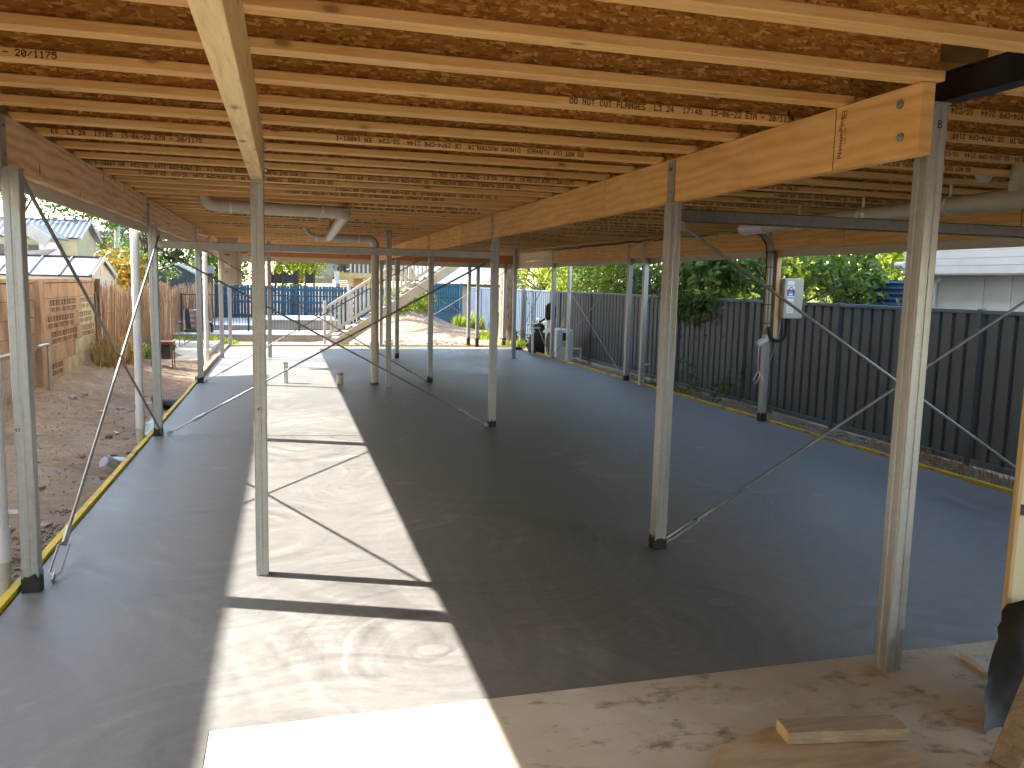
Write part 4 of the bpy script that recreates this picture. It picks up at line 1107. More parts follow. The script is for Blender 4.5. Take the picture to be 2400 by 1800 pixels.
m.build('conduit', 'white_pvc', t, smooth=True)
MB().box(bx1, 17.52, 1.66, bx1+.06, 17.66, 2.35).build('side_duct', 'beige_box', t)
# conduit and lamp on the beam
t = thing('beam_conduit', 'white conduit and junction box fixed at the top of the block wall side beam', 'conduit', (-1.42, 14.8, 2.5))
MB().tube([(-1.435, 14.85, 2.62), (-1.43, 14.9, 2.53), (-1.42, 16.6, 2.56), (-1.40, 17.0, 2.50), (-1.37, 17.4, 2.35)], .012, 8).build('tube', 'white_pvc', t, smooth=True)
MB().tube([(-1.42, 16.7, 2.48), (-1.42, 16.7, 2.57)], .055, 14).build('junction_box', 'cream_pvc', t, smooth=True)

# water heater on the fence-side post
t = thing('water_heater', 'beige gas water heater with stickers mounted beside the fence side post', 'water heater', (6.5, 9.8, 1.4))
hx0, hx1, hy0, hy1, hz0, hz1 = 6.43, 6.74, 9.62, 9.80, 1.425, 1.965
MB().box(hx0, hy0+.012, hz0, hx1, hy1, hz1).build('case', 'heater_shell', t, bevel=.012)
fp = MB().box(hx0+.008, hy0, hz0+.005, hx1-.025, hy0+.0115, hz1-.006).build('front_panel', 'heater_shell', t, bevel=.006)
def sticker(x0, z0, x1, z1, mat, par=fp, d=.0015): return MB().add([(x0, hy0-d, z0), (x1, hy0-d, z0), (x1, hy0-d, z1), (x0, hy0-d, z1)], [(0, 1, 2, 3)]).build('sticker', mat, par)
sx = hx0+.05
sticker(sx, 1.875, sx+.10, 1.93, 'label_white'); sticker(sx, 1.715, sx+.11, 1.86, 'label_white'); b = sticker(sx, 1.73, sx+.11, 1.815, 'label_blue', d=.0025)
m = MB()
for i in range(8):
    a0, a1 = math.pi*i/8, math.pi*(i+1)/8
    m.add([(sx+.055+math.cos(a)*r_, hy0-.003, 1.815+math.sin(a)*r_) for a, r_ in ((a0, .022), (a1, .022), (a1, .036), (a0, .036))], [(0, 1, 2, 3)])
m.build('sticker', 'label_red', fp)
font_mesh('GAS', .034, 'lettering', 'label_white', Matrix(((1, 0, 0, sx+.018), (0, 0, -1, hy0-.0035), (0, 1, 0, 1.775), (0, 0, 0, 1))), fp)
sticker(sx+.02, 1.738, sx+.085, 1.765, 'label_white', d=.0035)
sticker(sx, 1.65, sx+.105, 1.695, 'label_white'); sticker(sx, 1.50, sx+.105, 1.635, 'label_white')
for k in range(5): sticker(sx+.01, 1.515+.022*k, sx+.09, 1.522+.022*k, 'grey_wall', d=.0028)
MB().box(6.36, 9.71, 1.15, 6.425, 9.79, 2.33).build('backing_batten', 'pine_upright', t)
m = MB(); m.tube([(6.55, 9.70, hz0), (6.55, 9.70, 1.26)]+arc_pts((6.42, 9.70, 1.25), .13, 0, -math.pi, (1, 0, 0), (0, 0, 1), 8)+[(6.29, 9.72, 1.30)], .026, 10); m.build('lagged_pipe', 'rubber', t, smooth=True)
MB().tube([(6.46, 9.70, hz0), (6.455, 9.70, 1.33), (6.40, 9.70, 1.05), (6.36, 9.74, .85)], .006, 6).build('gas_line', 'galvanised_steel', t, smooth=True)
t = thing('post_conduits', 'grey conduits and brown copper pipes strapped to the fence side post', 'conduit', (6.28, 9.78, 1.0))
for k, (ox, rr, mt) in enumerate(((.0, .016, 'heater_shell'), (.045, .014, 'heater_shell'), (-.038, .011, 'rust'))):
    xx = 6.262+ox
    MB().tube([(xx, 9.76, 1.2), (xx, 9.76, 2.26), (xx-.03, 9.74, 2.40), (xx-.13, 9.72, 2.52), (xx-.3, 9.72, 2.57)], rr, 9).build('tube', mt, t, smooth=True)
m = MB()
for zz in (1.35, 1.6, 1.85, 2.1, 2.3): m.box(6.205, 9.735, zz, 6.335, 9.785, zz+.012)
m.build('saddle', 'rust', t)
m = MB(); m.tube([(6.28, 9.75, 1.2), (6.28, 9.75, 1.13), (6.20, 9.74, 1.10), (6.15, 9.74, 1.06)], [.05, .05, .045, .042], 10); m.build('elbow', 'cream_pvc', t, smooth=True)
m = MB(); m.tube([(6.17, 9.73, 1.08), (6.16, 9.72, .85), (6.18, 9.73, .70), (6.12, 9.73, .60), (6.15, 9.73, .53), (6.20, 9.73, .62), (6.20, 9.73, .70), (6.27, 9.74, .58)], .006, 6); m.build('loose_wire', 'white_pvc', t, smooth=True)
# yellow cables along the fence-side bay
def cable(label, pts, r, mat):
    P = [Vector(p) for p in pts]; out = []
    for a, b in zip(P[:-1], P[1:]):
        L = (b-a).length; n = max(2, int(L/.35))
        for i in range(n): out.append(a.lerp(b, i/n)+Vector((0, 0, random.uniform(-.012, .012))))
    out.append(P[-1]); m = MB(); m.tube(out, r, 6); return tag(m.build('cable', mat, org=tuple(P[0]), smooth=True), label, 'cable', 'cables under the fence side joists')
cable('yellow gas pipe clipped under the joists running back along the fence side bay', [(5.9, 8.3, 2.60), (5.75, 10, 2.60), (5.6, 14, 2.60), (5.4, 19, 2.61)], .012, 'cable_yellow')
cable('second yellow pipe looping low beside the fence side beam', [(6.15, 9.5, 2.60), (6.05, 11, 2.61), (6.1, 13.5, 2.61)], .011, 'cable_yellow')
cable('black cable clipped along the top of the fence side beam', [(6.25, 9.6, 2.62), (6.25, 14, 2.625), (6.22, 19, 2.63)], .013, 'rubber')

# heat pump and pool filter
t = thing('heat_pump', 'white pool heat pump with a control panel beside the dark fence', 'heat pump', (6.75, 19.6, -.1))
qx0, qx1, qy0, qy1 = 6.50, 6.93, 19.25, 20.25; qz = .70
MB().box(qx0, qy0, -.08, qx1, qy1, qz).build('case', 'heat_white', t, bevel=.012)
MB().box(qx0+.14, qy0-.006, .42, qx0+.29, qy0-.001, .62).build('control_panel', 'window_dark', t)
MB().box(qx0+.15, qy0-.006, .28, qx0+.24, qy0-.001, .39).build('warning_label', 'cable_yellow', t)
m = MB(); m.tube([(qx0-.004, 19.85, .30), (qx0-.012, 19.85, .30)], .30, 24); m.build('fan_grille', 'black_plastic', t)
m = MB(); m.tube([(qx0-.014, 19.85, .30), (qx0-.03, 19.85, .30)], .06, 12); m.build('fan_hub', 'black_plastic', t)
MB().tube([(qx1-.02, 19.32, .22), (qx1+.22, 19.30, .22), (qx1+.22, 19.30, -.02), (qx1+.12, 19.28, -.04)], .028, 10).build('water_pipe', 'white_pvc', t, smooth=True)
MB().tube([(qx1-.02, 19.34, -.02), (qx1+.14, 19.28, -.02), (qx1+.14, 19.2, -.1)], .028, 10).build('water_pipe', 'white_pvc', t, smooth=True)
MB().tube([(6.72, 19.6, .69), (6.78, 19.6, .98)], .022, 8).build('flue_offcut', 'pine_upright', t)
t = thing('pool_filter', 'black pool filter tank with a valve head and white pipes', 'pool filter', (6.55, 20.75, -.1))
MB().lathe([(.22, -.02), (.26, .02), (.27, .1), (.27, .42), (.24, .54), (.14, .60), (.10, .62), (.10, .66)], (6.52, 20.85, -.08), 20).build('tank', 'black_plastic', t, smooth=True)
MB().lathe([(.08, .64), (.15, .68), (.16, .78), (.11, .84), (.05, .86)], (6.52, 20.85, -.08), 14).build('valve_head', 'black_plastic', t, smooth=True)
MB().beam((6.52, 20.85, .80), (6.66, 20.78, .90), .05, .05).build('valve_handle', 'black_plastic', t)
MB().tube([(6.28, 20.62, -.1), (6.28, 20.62, .66), (6.50, 20.72, .66)], .03, 10).build('pipe', 'white_pvc', t, smooth=True)
MB().lathe([(.10, .0), (.15, .06), (.15, .34), (.10, .42), (.04, .46)], (6.75, 20.6, .88), 14).build('chlorinator', 'black_plastic', t, smooth=True)
MB().tube([(6.70, 20.6, -.1), (6.70, 20.6, .9)], .03, 10).build('pipe', 'white_pvc', t, smooth=True)
m = MB(); m.box(6.05, 21.6, -.06, 6.3, 21.9, .02); m.box(6.1, 21.62, .02, 6.28, 21.8, .07)
tag(m.build('pump_offcut', 'timber_dark', org=(6.1, 21.7, -.06)), 'dark timber scrap lying beside the black pool filter', 'timber')

# folding camp chair
t = thing('camp_chair', 'black and brown folding camp chair standing in front of the brush fence', 'chair', (-2.35, 23.4, -.07))
cx_, cy_ = -2.36, 23.35; g0 = -.075
def cp(x, y, z): return (cx_+x, cy_+y, g0+z)
back = MB(); back.add([cp(-.24, .16, .46), cp(.24, .16, .46), cp(.30, .36, .98), cp(.20, .38, 1.03), cp(-.20, .38, 1.03), cp(-.30, .36, .98)], [(0, 1, 2, 3, 4, 5)]); back.add([cp(-.24, .19, .46), cp(.24, .19, .46), cp(.30, .40, .98), cp(.20, .42, 1.03), cp(-.20, .42, 1.03), cp(-.30, .40, .98)], [(5, 4, 3, 2, 1, 0)])
back.add([], []); back.build('backrest', 'chair_black', t)
m = MB(); nv = 17; gv = []
for i in range(nv):
    u = i/(nv-1); hw = .105+.085*u; q = -.012*abs(math.sin(u*math.pi*4))
    for k in (-1, -.55, 0, .55, 1): gv.append(cp(hw*k, .150+.215*u+q*(1-abs(k)*.6)-.010*(1-k*k), .47+.54*u))
m.add(gv, [(i*5+k, i*5+k+1, i*5+k+6, i*5+k+5) for i in range(nv-1) for k in range(4)])
pad = m.build('back_pad', 'chair_brown', t, smooth=True, fix=False)
MB().add([cp(-.05, .338, .985), cp(.05, .338, .985), cp(.05, .345, 1.0), cp(-.05, .345, 1.0)], [(0, 1, 2, 3)]).build('tag', 'label_white', pad)
MB().obox(cp(0, -.06, .43), (.25, 0, 0), (0, .24, -.02), (0, .003, .025)).build('seat', 'chair_black', t, bevel=.01)
for s_ in (-1, 1):
    MB().obox(cp(s_*.37, -.05, .66), (.055, 0, 0), (0, .23, .01), (0, 0, .014)).build('armrest', 'chair_black', t, bevel=.006)
    MB().tube([cp(s_*.36, -.27, .01), cp(s_*.37, -.25, .66)], .011, 7).build('leg', 'chair_frame', t, smooth=True)
    MB().tube([cp(s_*.30, .38, .01), cp(s_*.36, .18, .66)], .011, 7).build('leg', 'chair_frame', t, smooth=True)
    MB().tube([cp(s_*.30, .14, .42), cp(s_*.30, .39, 1.0)], .011, 7).build('back_tube', 'chair_frame', t, smooth=True)
    MB().tube([cp(-s_*.36, -.27, .04), cp(s_*.30, .20, .42)], .009, 7).build('cross_brace', 'chair_frame', t, smooth=True)
    MB().tube([cp(-s_*.36, -.28, .04), cp(s_*.36, -.27, .40)], .009, 7).build('cross_brace', 'chair_frame', t, smooth=True)
MB().obox(cp(.43, -.1, .52), (.03, 0, 0), (0, .13, 0), (0, 0, .12)).build('side_pocket', 'chair_black', t, bevel=.01)
# rusty stand
t = thing('barbecue_stand', 'rusty old barbecue stand behind the white downpipe', 'stand', (-2.55, 18.4, -.1))
MB().box(-2.72, 18.2, .38, -2.28, 18.6, .44).build('hot_plate', 'rust', t)
MB().box(-2.68, 18.24, .08, -2.34, 18.56, .36).build('fire_box', 'black_plastic', t)
for ax_ in (-2.7, -2.3):
    for ay_ in (18.22, 18.58): MB().tube([(ax_, ay_, -.12), (ax_, ay_, .39)], .012, 6).build('leg', 'rust', t)

# ================================================================== NEAR THINGS ON THE OLD SLAB
a = Vector((1.905, 2.703, .05)); b = Vector((2.395, 2.622, .05)); dd = (b-a).normalized(); nn = Vector((dd.y, -dd.x, 0))
t = thing('timber_offcut', 'short rough timber offcut lying on the dusty plywood sheet', 'timber', (2.1, 2.65, .025))
c = (a+b)/2+nn*.05
MB().obox((c.x, c.y, .053), dd*.25, nn*.055, (0, 0, .025)).build('block_body', 'grey_timber', t, bevel=.002)
e_ = Vector((c.x, c.y, .053))-dd*.2512
MB().obox(e_, dd*.0012, nn*.0535, (0, 0, .0235)).build('cut_end', 'pine_board', t)
m = MB(); pl = [(1.62, 2.66), (1.90, 2.74), (2.33, 2.53), (2.30, 2.49), (2.35, 2.43), (2.31, 2.38), (2.36, 2.2), (1.75, 2.05), (1.45, 2.45)]
m.prism(pl, 'z', .014, .026); tag(m.build('plywood_sheet', 'ply_sheet', org=(1.9, 2.5, .014)), 'dusty broken plywood sheet lying flat on the old slab', 'plywood')
t = thing('wood_splinter', 'thin pale splinter of wood lying by the wrapped panel', 'timber', (2.95, 2.95, .02))
p0, p1 = PZ(2248, 1532, .02), PZ(2308, 1580, .02)
m = MB(); v0, v1 = Vector(p0), Vector(p1); dn = (v1-v0).normalized(); sn = Vector((-dn.y, dn.x, 0))
m.add([v0, v0.lerp(v1, .35)+sn*.022, v1+sn*.014, v1-sn*.014, v0.lerp(v1, .4)-sn*.018]+[q+Vector((0, 0, .01)) for q in (v0, v0.lerp(v1, .35)+sn*.022, v1+sn*.014, v1-sn*.014, v0.lerp(v1, .4)-sn*.018)], [(0, 4, 3, 2, 1), (5, 6, 7, 8, 9), (0, 1, 6, 5), (1, 2, 7, 6), (2, 3, 8, 7), (3, 4, 9, 8), (4, 0, 5, 9)])
m.build('splinter', 'pine_board', t)
# cream panel in a timber frame with black plastic round its foot
t = thing('wall_panel', 'cream wall panel with timber edge stud and black plastic round its foot', 'panel', (3.25, 2.9, .012))
MB().box(3.215, 2.885, .013, 3.240, 2.912, 2.60).build('edge_stud', 'pine_upright', t, bevel=.002)
MB().box(3.2405, 2.895, .30, 4.2, 2.925, 2.60).build('panel_sheet', 'cream_sheet', t)
pm = MB(); rngp = np.random.default_rng(9)
N1, N2 = 14, 14; gv = []
for i in range(N1+1):
    for j in range(N2+1):
        u, w_ = i/N1, j/N2
        xx = 2.735+u*.62+.46*w_*(1-u*.45); zz = .014+w_*(.37+.04*math.sin(u*9)); yy = 2.50+.36*w_+.035*math.sin(u*8+w_*3)+rngp.normal()*.006
        gv.append((xx, yy, zz))
pm.add(gv, [(i*(N2+1)+j, (i+1)*(N2+1)+j, (i+1)*(N2+1)+j+1, i*(N2+1)+j+1) for i in range(N1) for j in range(N2)])
pm.build('plastic_wrap', 'black_plastic', t, smooth=True, fix=False)
c_ = PY(2393, 1197, 2.893)
m = MB(); m.prism([(c_[0]-.012, c_[2]-.02), (c_[0]+.04, c_[2]-.026), (c_[0]+.05, c_[2]+.018), (c_[0]+.0, c_[2]+.03), (c_[0]-.016, c_[2]+.012)], 'y', 2.889, 2.894); m.build('hole', 'timber_dark', t)
t = thing('leaning_plank', 'rough brown plank leaning towards the wrapped cream panel', 'plank', (2.65, 2.33, .012))
q0 = Vector(PZ(2352, 1800, .014)); q1 = q0+(Vector(PY(2436, 1590, 2.40))-q0)*2.4
MB().beam(q0, q1, .045, .10, up=(1, -1, 0)).build('plank_body', 'grey_timber', t, bevel=.003)

# ================================================================== DIRT STRIP CLUTTER
def rock(x, y, z, s, mat, name='rock', label='', group=None, seed=0):
    rng = np.random.default_rng(seed); bm = bmesh.new(); bmesh.ops.create_icosphere(bm, subdivisions=1, radius=1)
    sc = np.array([1, rng.uniform(.6, 1), rng.uniform(.4, .75)])*s
    for v in bm.verts: v.co = Vector([v.co[i]*sc[i]*rng.uniform(.75, 1.2) for i in range(3)])
    bmesh.ops.rotate(bm, verts=bm.verts, cent=(0, 0, 0), matrix=Matrix.Rotation(rng.uniform(0, 6.28), 3, 'Z'))
    me = bpy.data.meshes.new(name); bm.to_mesh(me); bm.free(); me.materials.append(MAT[mat])
    o = bpy.data.objects.new(name, me); COL.objects.link(o); o.location = (x, y, z); reg(o, (x, y, z)); return tag(o, label, 'rock', group)
rock(-1.93, 6.6, GZ(-1.93, 6.6)+.02, .06, 'rock_brown', label='brown rock on the dirt strip near the first brace', group='loose rocks on the dirt strip', seed=1)
for k in range(26):
    r_ = np.random.default_rng(100+k); xx = r_.uniform(-3.1, -1.65); yy = r_.uniform(5.6, 14); rock(xx, yy, GZ(xx, yy)+.012, r_.uniform(.025, .075), 'rock' if r_.random() < .4 else 'rock_brown', label='loose rock lying on the dirt strip beside the slab', group='loose rocks on the dirt strip', seed=k)
for k in range(14):
    r_ = np.random.default_rng(300+k); xx = r_.uniform(6.6, 7.2); yy = r_.uniform(6.0, 13); rock(xx, yy, GZ(xx, yy)+.015, r_.uniform(.02, .06), 'rock', label='pale stone in the strip of dirt under the dark fence', group='stones along the dark fence', seed=60+k)
def gravel(name, label, c, rad, n, s, mat, seed):
    rng = np.random.default_rng(seed)
    a = rng.uniform(0, 6.283, n); rr = np.sqrt(rng.uniform(0, 1, n)); x = c[0]+np.cos(a)*rr*rad[0]; y = c[1]+np.sin(a)*rr*rad[1]; z = ground_h(x, y)+.006+rng.uniform(0, .02, n)*(1-rr)
    ok = ~((x > -1.46)*(x < 6.4)*(y < 22.77)); x, y, z = x[ok], y[ok], z[ok]; n = len(x)
    oct_ = np.array([[1, 0, 0], [-1, 0, 0], [0, 1, 0], [0, -1, 0], [0, 0, 1], [0, 0, -1.]]); F = np.array([[0, 2, 4], [2, 1, 4], [1, 3, 4], [3, 0, 4], [2, 0, 5], [1, 2, 5], [3, 1, 5], [0, 3, 5]])
    v = oct_[None]*rng.uniform(.6, 1.3, (n, 6, 1))*(s*rng.uniform(.4, 1.4, (n, 1, 1)))*np.array([1, .9, .6]); th = rng.uniform(0, 6.28, n); cs, sn = np.cos(th)[:, None], np.sin(th)[:, None]
    v = np.stack([v[..., 0]*cs-v[..., 1]*sn, v[..., 0]*sn+v[..., 1]*cs, v[..., 2]], -1)+np.stack([x, y, z], 1)[:, None]
    fs = (np.arange(n)*6)[:, None, None]+F[None]
    o = mesh_np(name, v.reshape(-1, 3), fs.reshape(-1, 3), mat, None); o['kind'] = 'stuff'; return tag(o, label, 'gravel')
gravel('gravel', 'grey crushed rock spilled beside the near black-based post', (-1.80, 6.3, 0), (.28, 1.1), 1100, .014, 'rock', 1)
gravel('gravel', 'small stones and clods scattered over the brown dirt strip', (-2.4, 10, 0), (.9, 5), 900, .011, 'rock_brown', 2)
gravel('gravel', 'brown clods in front of the stairs at the back of the slab', (.6, 24.1, 0), (2.4, .9), 1700, .035, 'rock_brown', 3)
gravel('gravel', 'brown clods scattered on the back yard dirt near the tree', (4.4, 24.6, 0), (2.2, 1.6), 1500, .028, 'rock_brown', 4)
gravel('gravel', 'pale rubble between the yellow board and the dark fence', (6.9, 9.4, 0), (.38, 4.0), 1200, .016, 'rock', 5)
# polythene scraps
def scrap(label, c, sx, sy, h, seed, mat='poly_sheet'):
    rng = np.random.default_rng(seed); n = 9; gv = []
    for i in range(n):
        for j in range(n):
            u, w_ = i/(n-1), j/(n-1); gv.append((c[0]+(u-.5)*sx+rng.normal()*.012, c[1]+(w_-.5)*sy+rng.normal()*.02, c[2]+h*math.sin(u*4+seed)*math.sin(w_*3+.5)**2+rng.uniform(0, .015)))
    m = MB(); m.add(gv, [(i*n+j, (i+1)*n+j, (i+1)*n+j+1, i*n+j+1) for i in range(n-1) for j in range(n-1)]); return tag(m.build('plastic_scrap', mat, org=c, smooth=True, fix=False), label, 'plastic', 'builders plastic along the slab edge')
scrap('grey builders plastic curling out beside the yellow board before the downpipe', (-1.66, 8.9, -.11), .26, .55, .10, 1)
scrap('black builders plastic bunched up beside the slab beyond the downpipe', (-1.74, 13.3, -.11), .42, .5, .14, 2, 'black_plastic')
scrap('grey builders plastic strip lying along the board past the downpipe', (-1.66, 11.2, -.12), .24, 1.3, .05, 3)
for k, (xx, yy, rz, L) in enumerate(((-2.55, 9.2, .5, .16), (-2.2, 7.7, 1.2, .10), (-1.95, 15.2, .2, .22), (-2.3, 16.2, .9, .2), (-1.9, 15.9, 1.3, .14), (-2.5, 12.2, .1, .12), (-2.05, 10.9, 2.0, .12))):
    m = MB(); m.obox((xx, yy, GZ(xx, yy)+.015), (math.cos(rz)*L/2, math.sin(rz)*L/2, .003), (-math.sin(rz)*.02, math.cos(rz)*.02, 0), (0, 0, .006))
    tag(m.build('wood_scrap', 'pine_board', org=(xx, yy, -.1)), 'small scrap of sawn wood on the dirt strip', 'timber', 'wood scraps on the dirt strip')

# pencilled marks on the posts
def post_mark(match, txt, px, py, yface, size):
    po = next(o for o in bpy.data.objects if o.get('category') == 'post' and match in o.get('label', ''))
    p = PY(px, py, yface)
    font_mesh(txt, size, 'pencil_mark', 'black_paint', Matrix(((1, 0, 0, float(p[0])), (0, 0, -1, yface-.0012), (0, 1, 0, float(p[2])), (0, 0, 0, 1))), po)
post_mark('tall near galvanised post', 'B', 2196, 300, 3.10-.046, .05)
post_mark('lone galvanised post', '43', 603, 962, 5.045-.0375, .028)
post_mark('farthest from the chair', '43', 34, 1012, 5.035-.0445, .03)

# ================================================================== NEIGHBOURS ON THE BLOCK WALL SIDE
t = thing('neighbour_house', 'cream weatherboard house next door behind the near black-based post', 'house', (-8, 8, 0))
m = MB(); clad(m, 'x', -5.35, -7, 17.0, .3, 4.25, .022, 1); m.build('wall', 'cream_cladding', t)
m = MB(); m.box(-11.5, 16.96, -.2, -5.36, 16.99, 4.25); m.build('wall', 'cream_cladding', t)
m = MB(); m.box(-11.5, -7, -.2, -5.36, 17.0, .3); m.build('base', 'render_grey', t)
m = MB(); m.prism([(-4.72, 4.10), (-8.2, 5.5), (-11.9, 4.10), (-11.9, 4.22), (-8.2, 5.62), (-4.72, 4.22)], 'y', -7.4, 17.65); m.build('roof', 'roof_grey', t)
for yy in (8.0, 11.5, 14.6):
    w_ = MB().box(-5.326, yy, 1.6, -5.315, yy+1.2, 2.9).build('window', 'window_dark', t)
    MB().box(-5.33, yy-.06, 1.54, -5.30, yy, 2.96).build('frame', 'white_paint', w_); MB().box(-5.33, yy+1.2, 1.54, -5.30, yy+1.26, 2.96).build('frame', 'white_paint', w_); MB().box(-5.33, yy, 1.54, -5.28, yy+1.2, 1.60).build('sill', 'white_paint', w_)

def gable(name, label, cat, x0, x1, y0, yr, y1, ze, zr, z0, wall, roof, pitch, ov=.0, ribs=0):
    """ridge along x; gable end faces +x"""
    t = thing(name, label, cat, ((x0+x1)/2, yr, z0))
    m = MB(); m.box(x0, y0+.02, z0, x1-.03, y1-.02, ze-.02); m.build('wall', wall, t)
    m = MB(); m.prism([(y0+.02, ze-.02), (y1-.02, ze-.02), (yr, zr-.03)], 'x', x0, x1-.03); m.build('gable_end', wall, t)
    for a, b in (((y0-ov, ze), (yr, zr)), ((y1+ov, ze), (yr, zr))):
        m = MB(); d = Vector((0, b[0]-a[0], b[1]-a[1])); nr = Vector((0, -d.z, d.y)).normalized()
        if nr.z < 0: nr = -nr
        corrugated(m, Vector((x0, a[0], a[1]))+nr*.02, (x1+ov-x0, 0, 0), d, pitch, .025 if not ribs else .006, nr); r_ = m.build('roof_sheet', roof, t, fix=False)
        if ribs:
            for k in range(int((x1-x0)/ribs)+1):
                xx = x1-.03-k*ribs; MB().beam(Vector((xx, a[0], a[1]))+nr*.035, Vector((xx, b[0], b[1]))+nr*.035, .035, .03, up=nr).build('roof_rib', 'roof_grey', r_)
    m = MB(); m.beam((x0, yr, zr+.03), (x1+ov, yr, zr+.03), .12, .03); m.build('ridge_cap', 'timber_dark' if ribs else roof, t)
    m = MB(); m.beam((x1+ov, y0-ov, ze), (x1+ov, yr, zr), .03, .10); m.beam((x1+ov, y1+ov, ze), (x1+ov, yr, zr), .03, .10); m.build('barge_board', 'far_white', t)
    return t
ze, zr = PX(215, 648, -4.2)[2], PX(242, 606, -4.2)[2]
gs = gable('garden_shed', 'pale grey garden shed with ribbed metal roof just behind the block wall', 'shed', -9.5, -4.2, 20.3, 21.55, 23.0, float(ze), float(zr), -.2, 'far_white', 'shed_roof', .5, .03, .62)
m = MB(); m.box(-4.225, 21.35, float(zr)-.42, -4.222, 21.62, float(zr)-.2); m.build('gable_vent', 'pine_board', gs)
ze2, zr2 = float(PX(186, 560, -6.5)[2]), float(PX(205, 520, -6.5)[2])
gc = gable('cream_garage', 'cream building with pale blue corrugated roof beyond the garden shed', 'building', -13, -6.5, 29.6, 30.9, 32.4, ze2, zr2, -.2, 'far_yellow', 'roof_blue', .17, .15)
MB().box(-7.6, 29.50, .6, -7.0, 29.60, ze2-.15).build('curtain', 'curtain', gc)
for xx in (-8.1, -8.9, -9.9): w_ = MB().box(xx, 29.55, .5, xx+.42, 29.6, ze2-.25).build('window', 'window_dark', gc); MB().box(xx-.06, 29.53, .5, xx, 29.59, ze2-.2).build('frame', 'far_cream', w_)
# carport and dark shade sail
t = thing('carport', 'carport with a sloping white fascia in front of the cream building', 'carport', (-8.2, 26, 0))
a = Vector(PY(63, 535, 26)); b = Vector(PY(113, 568, 26))
MB().beam(a, b, .12, .32, up=(0, 0, 1)).build('fascia', 'far_white', t)
MB().beam(a+Vector((0, 1.2, .15)), b+Vector((0, 1.2, .15)), 2.3, .06, up=(0, 0, 1)).build('roof', 'roof_grey', t)
MB().box(b.x-.7, 26.2, -.2, b.x-.6, 26.3, b.z-.05).build('post', 'far_white', t)
m = MB(); s0, s1, s2 = Vector(PY(60, 600, 25)), Vector(PY(133, 583, 25.6)), Vector(PY(105, 600, 25)); s3 = Vector(PY(60, 588, 26))
m.add([s0, s2, s1, s3, s0-Vector((0, 0, .02)), s2-Vector((0, 0, .02)), s1-Vector((0, 0, .02)), s3-Vector((0, 0, .02))], [(0, 1, 2, 3), (7, 6, 5, 4), (0, 4, 5, 1), (1, 5, 6, 2), (2, 6, 7, 3), (3, 7, 4, 0)])
tag(m.build('shade_sail', 'chair_black', org=tuple(s0)), 'black shade sail stretched above the garden shed roof', 'shade sail')
# verandah house with grey roof
t = thing('verandah_house', 'shaded house with louvred verandah and grey corrugated roof beyond the garden', 'house', (-8, 38, 0))
YV = 38.0
def vb(x0, y0, x1, y1, d, name, mat, yv=YV, par=None):
    p, q = PY(x0, y1, yv), PY(x1, y0, yv); return MB().box(float(p[0]), yv, float(p[2]), float(q[0]), yv+d, float(q[2])).build(name, mat, par or t)
vb(232, 545, 345, 705, .1, 'back_wall', 'render_grey', YV+2.2)
vb(266, 560, 312, 592, .05, 'wall_panel', 'far_cream', YV+1.5)
w_ = vb(270, 592, 312, 640, .06, 'window', 'window_dark', YV+1.4); vb(288, 597, 302, 607, .03, 'window_pane', 'far_white', YV+1.36, w_)
vb(224, 552, 318, 556, .25, 'gutter', 'far_white', YV-.3)
m = MB(); p, q = PY(247, 545, YV-.2), PY(320, 545, YV-.2); corrugated(m, p, (float(q[0]-p[0]), 0, 0), (.2, 3.4, 1.5), .3, .06, (0, -.4, .9)); m.build('roof_sheet', 'roof_grey', t, fix=False)
for k in range(16): vb(242, 558+k*4.6, 264, 560.6+k*4.6, .04, 'louvre', 'render_grey', YV)
vb(237, 548, 242, 640, .12, 'verandah_post', 'timber_dark', YV-.1); vb(232, 580, 262, 583, .06, 'rail', 'timber_dark', YV-.05)
vb(219, 545, 236, 560, .3, 'side_wall', 'far_white', YV+2); vb(219, 560, 236, 568, .3, 'tiled_roof', 'red_tile', YV+1.9); vb(219, 572, 236, 605, .3, 'side_wall', 'grey_wall', YV+1.9); vb(222, 590, 231, 597, .05, 'window', 'window_dark', YV+1.8)
p = Vector(PY(274, 640, 34)); q = Vector(PY(276, 430, 34)); t = thing('palm_tree', 'grey ringed palm trunk rising past the verandah house', 'palm', (p.x, 34, -.1))
pts = [Vector((p.x, 34, -.2)), p, p.lerp(q, .5), q, q+Vector((0, 0, 6))]; MB().tube(pts, [.11, .10, .095, .09, .08], 12).build('trunk', 'grey_wall', t, smooth=True)
m = MB(); top = pts[-1]
for k in range(14):
    a_ = k*2.4; d_ = Vector((math.cos(a_), math.sin(a_), .5)); P = [top, top+d_*.9, top+d_*1.6+Vector((0, 0, -.3)), top+d_*2.0+Vector((0, 0, -1.0))]; m.tube(P, [.03, .12, .10, .01], 4)
m.build('fronds', 'leaf_mid', t)
# dark shed behind brush fence
zs_ = float(PY(375, 640, 32)[2])
x0, x1 = float(PY(362, 640, 32)[0]), float(PY(470, 640, 32)[0]); xm = float(PY(408, 618, 32)[0]); zt_ = float(PY(408, 617, 32)[2])
t = thing('dark_shed', 'dark grey metal shed behind the brush fence', 'shed', (xm, 32, 0))
m = MB(); m.prism([(x0, -.2), (x1, -.2), (x1, zs_-.15), (xm, zt_-.03), (x0, zs_)], 'y', 32.05, 34.5); m.build('wall', 'shed_dark', t)
for k in range(10):
    xx = x0+(x1-x0)*(k+.5)/10; MB().box(xx-.015, 32.02, -.2, xx+.015, 32.049, zs_-.1).build('wall_rib', 'shed_dark', t)
MB().beam((x0-.1, 33.2, zs_), (xm, 33.2, zt_), 2.6, .04).build('roof', 'roof_grey', t); MB().beam((xm, 33.2, zt_), (x1+.1, 33.2, zs_-.15), 2.6, .04).build('roof', 'roof_grey', t)
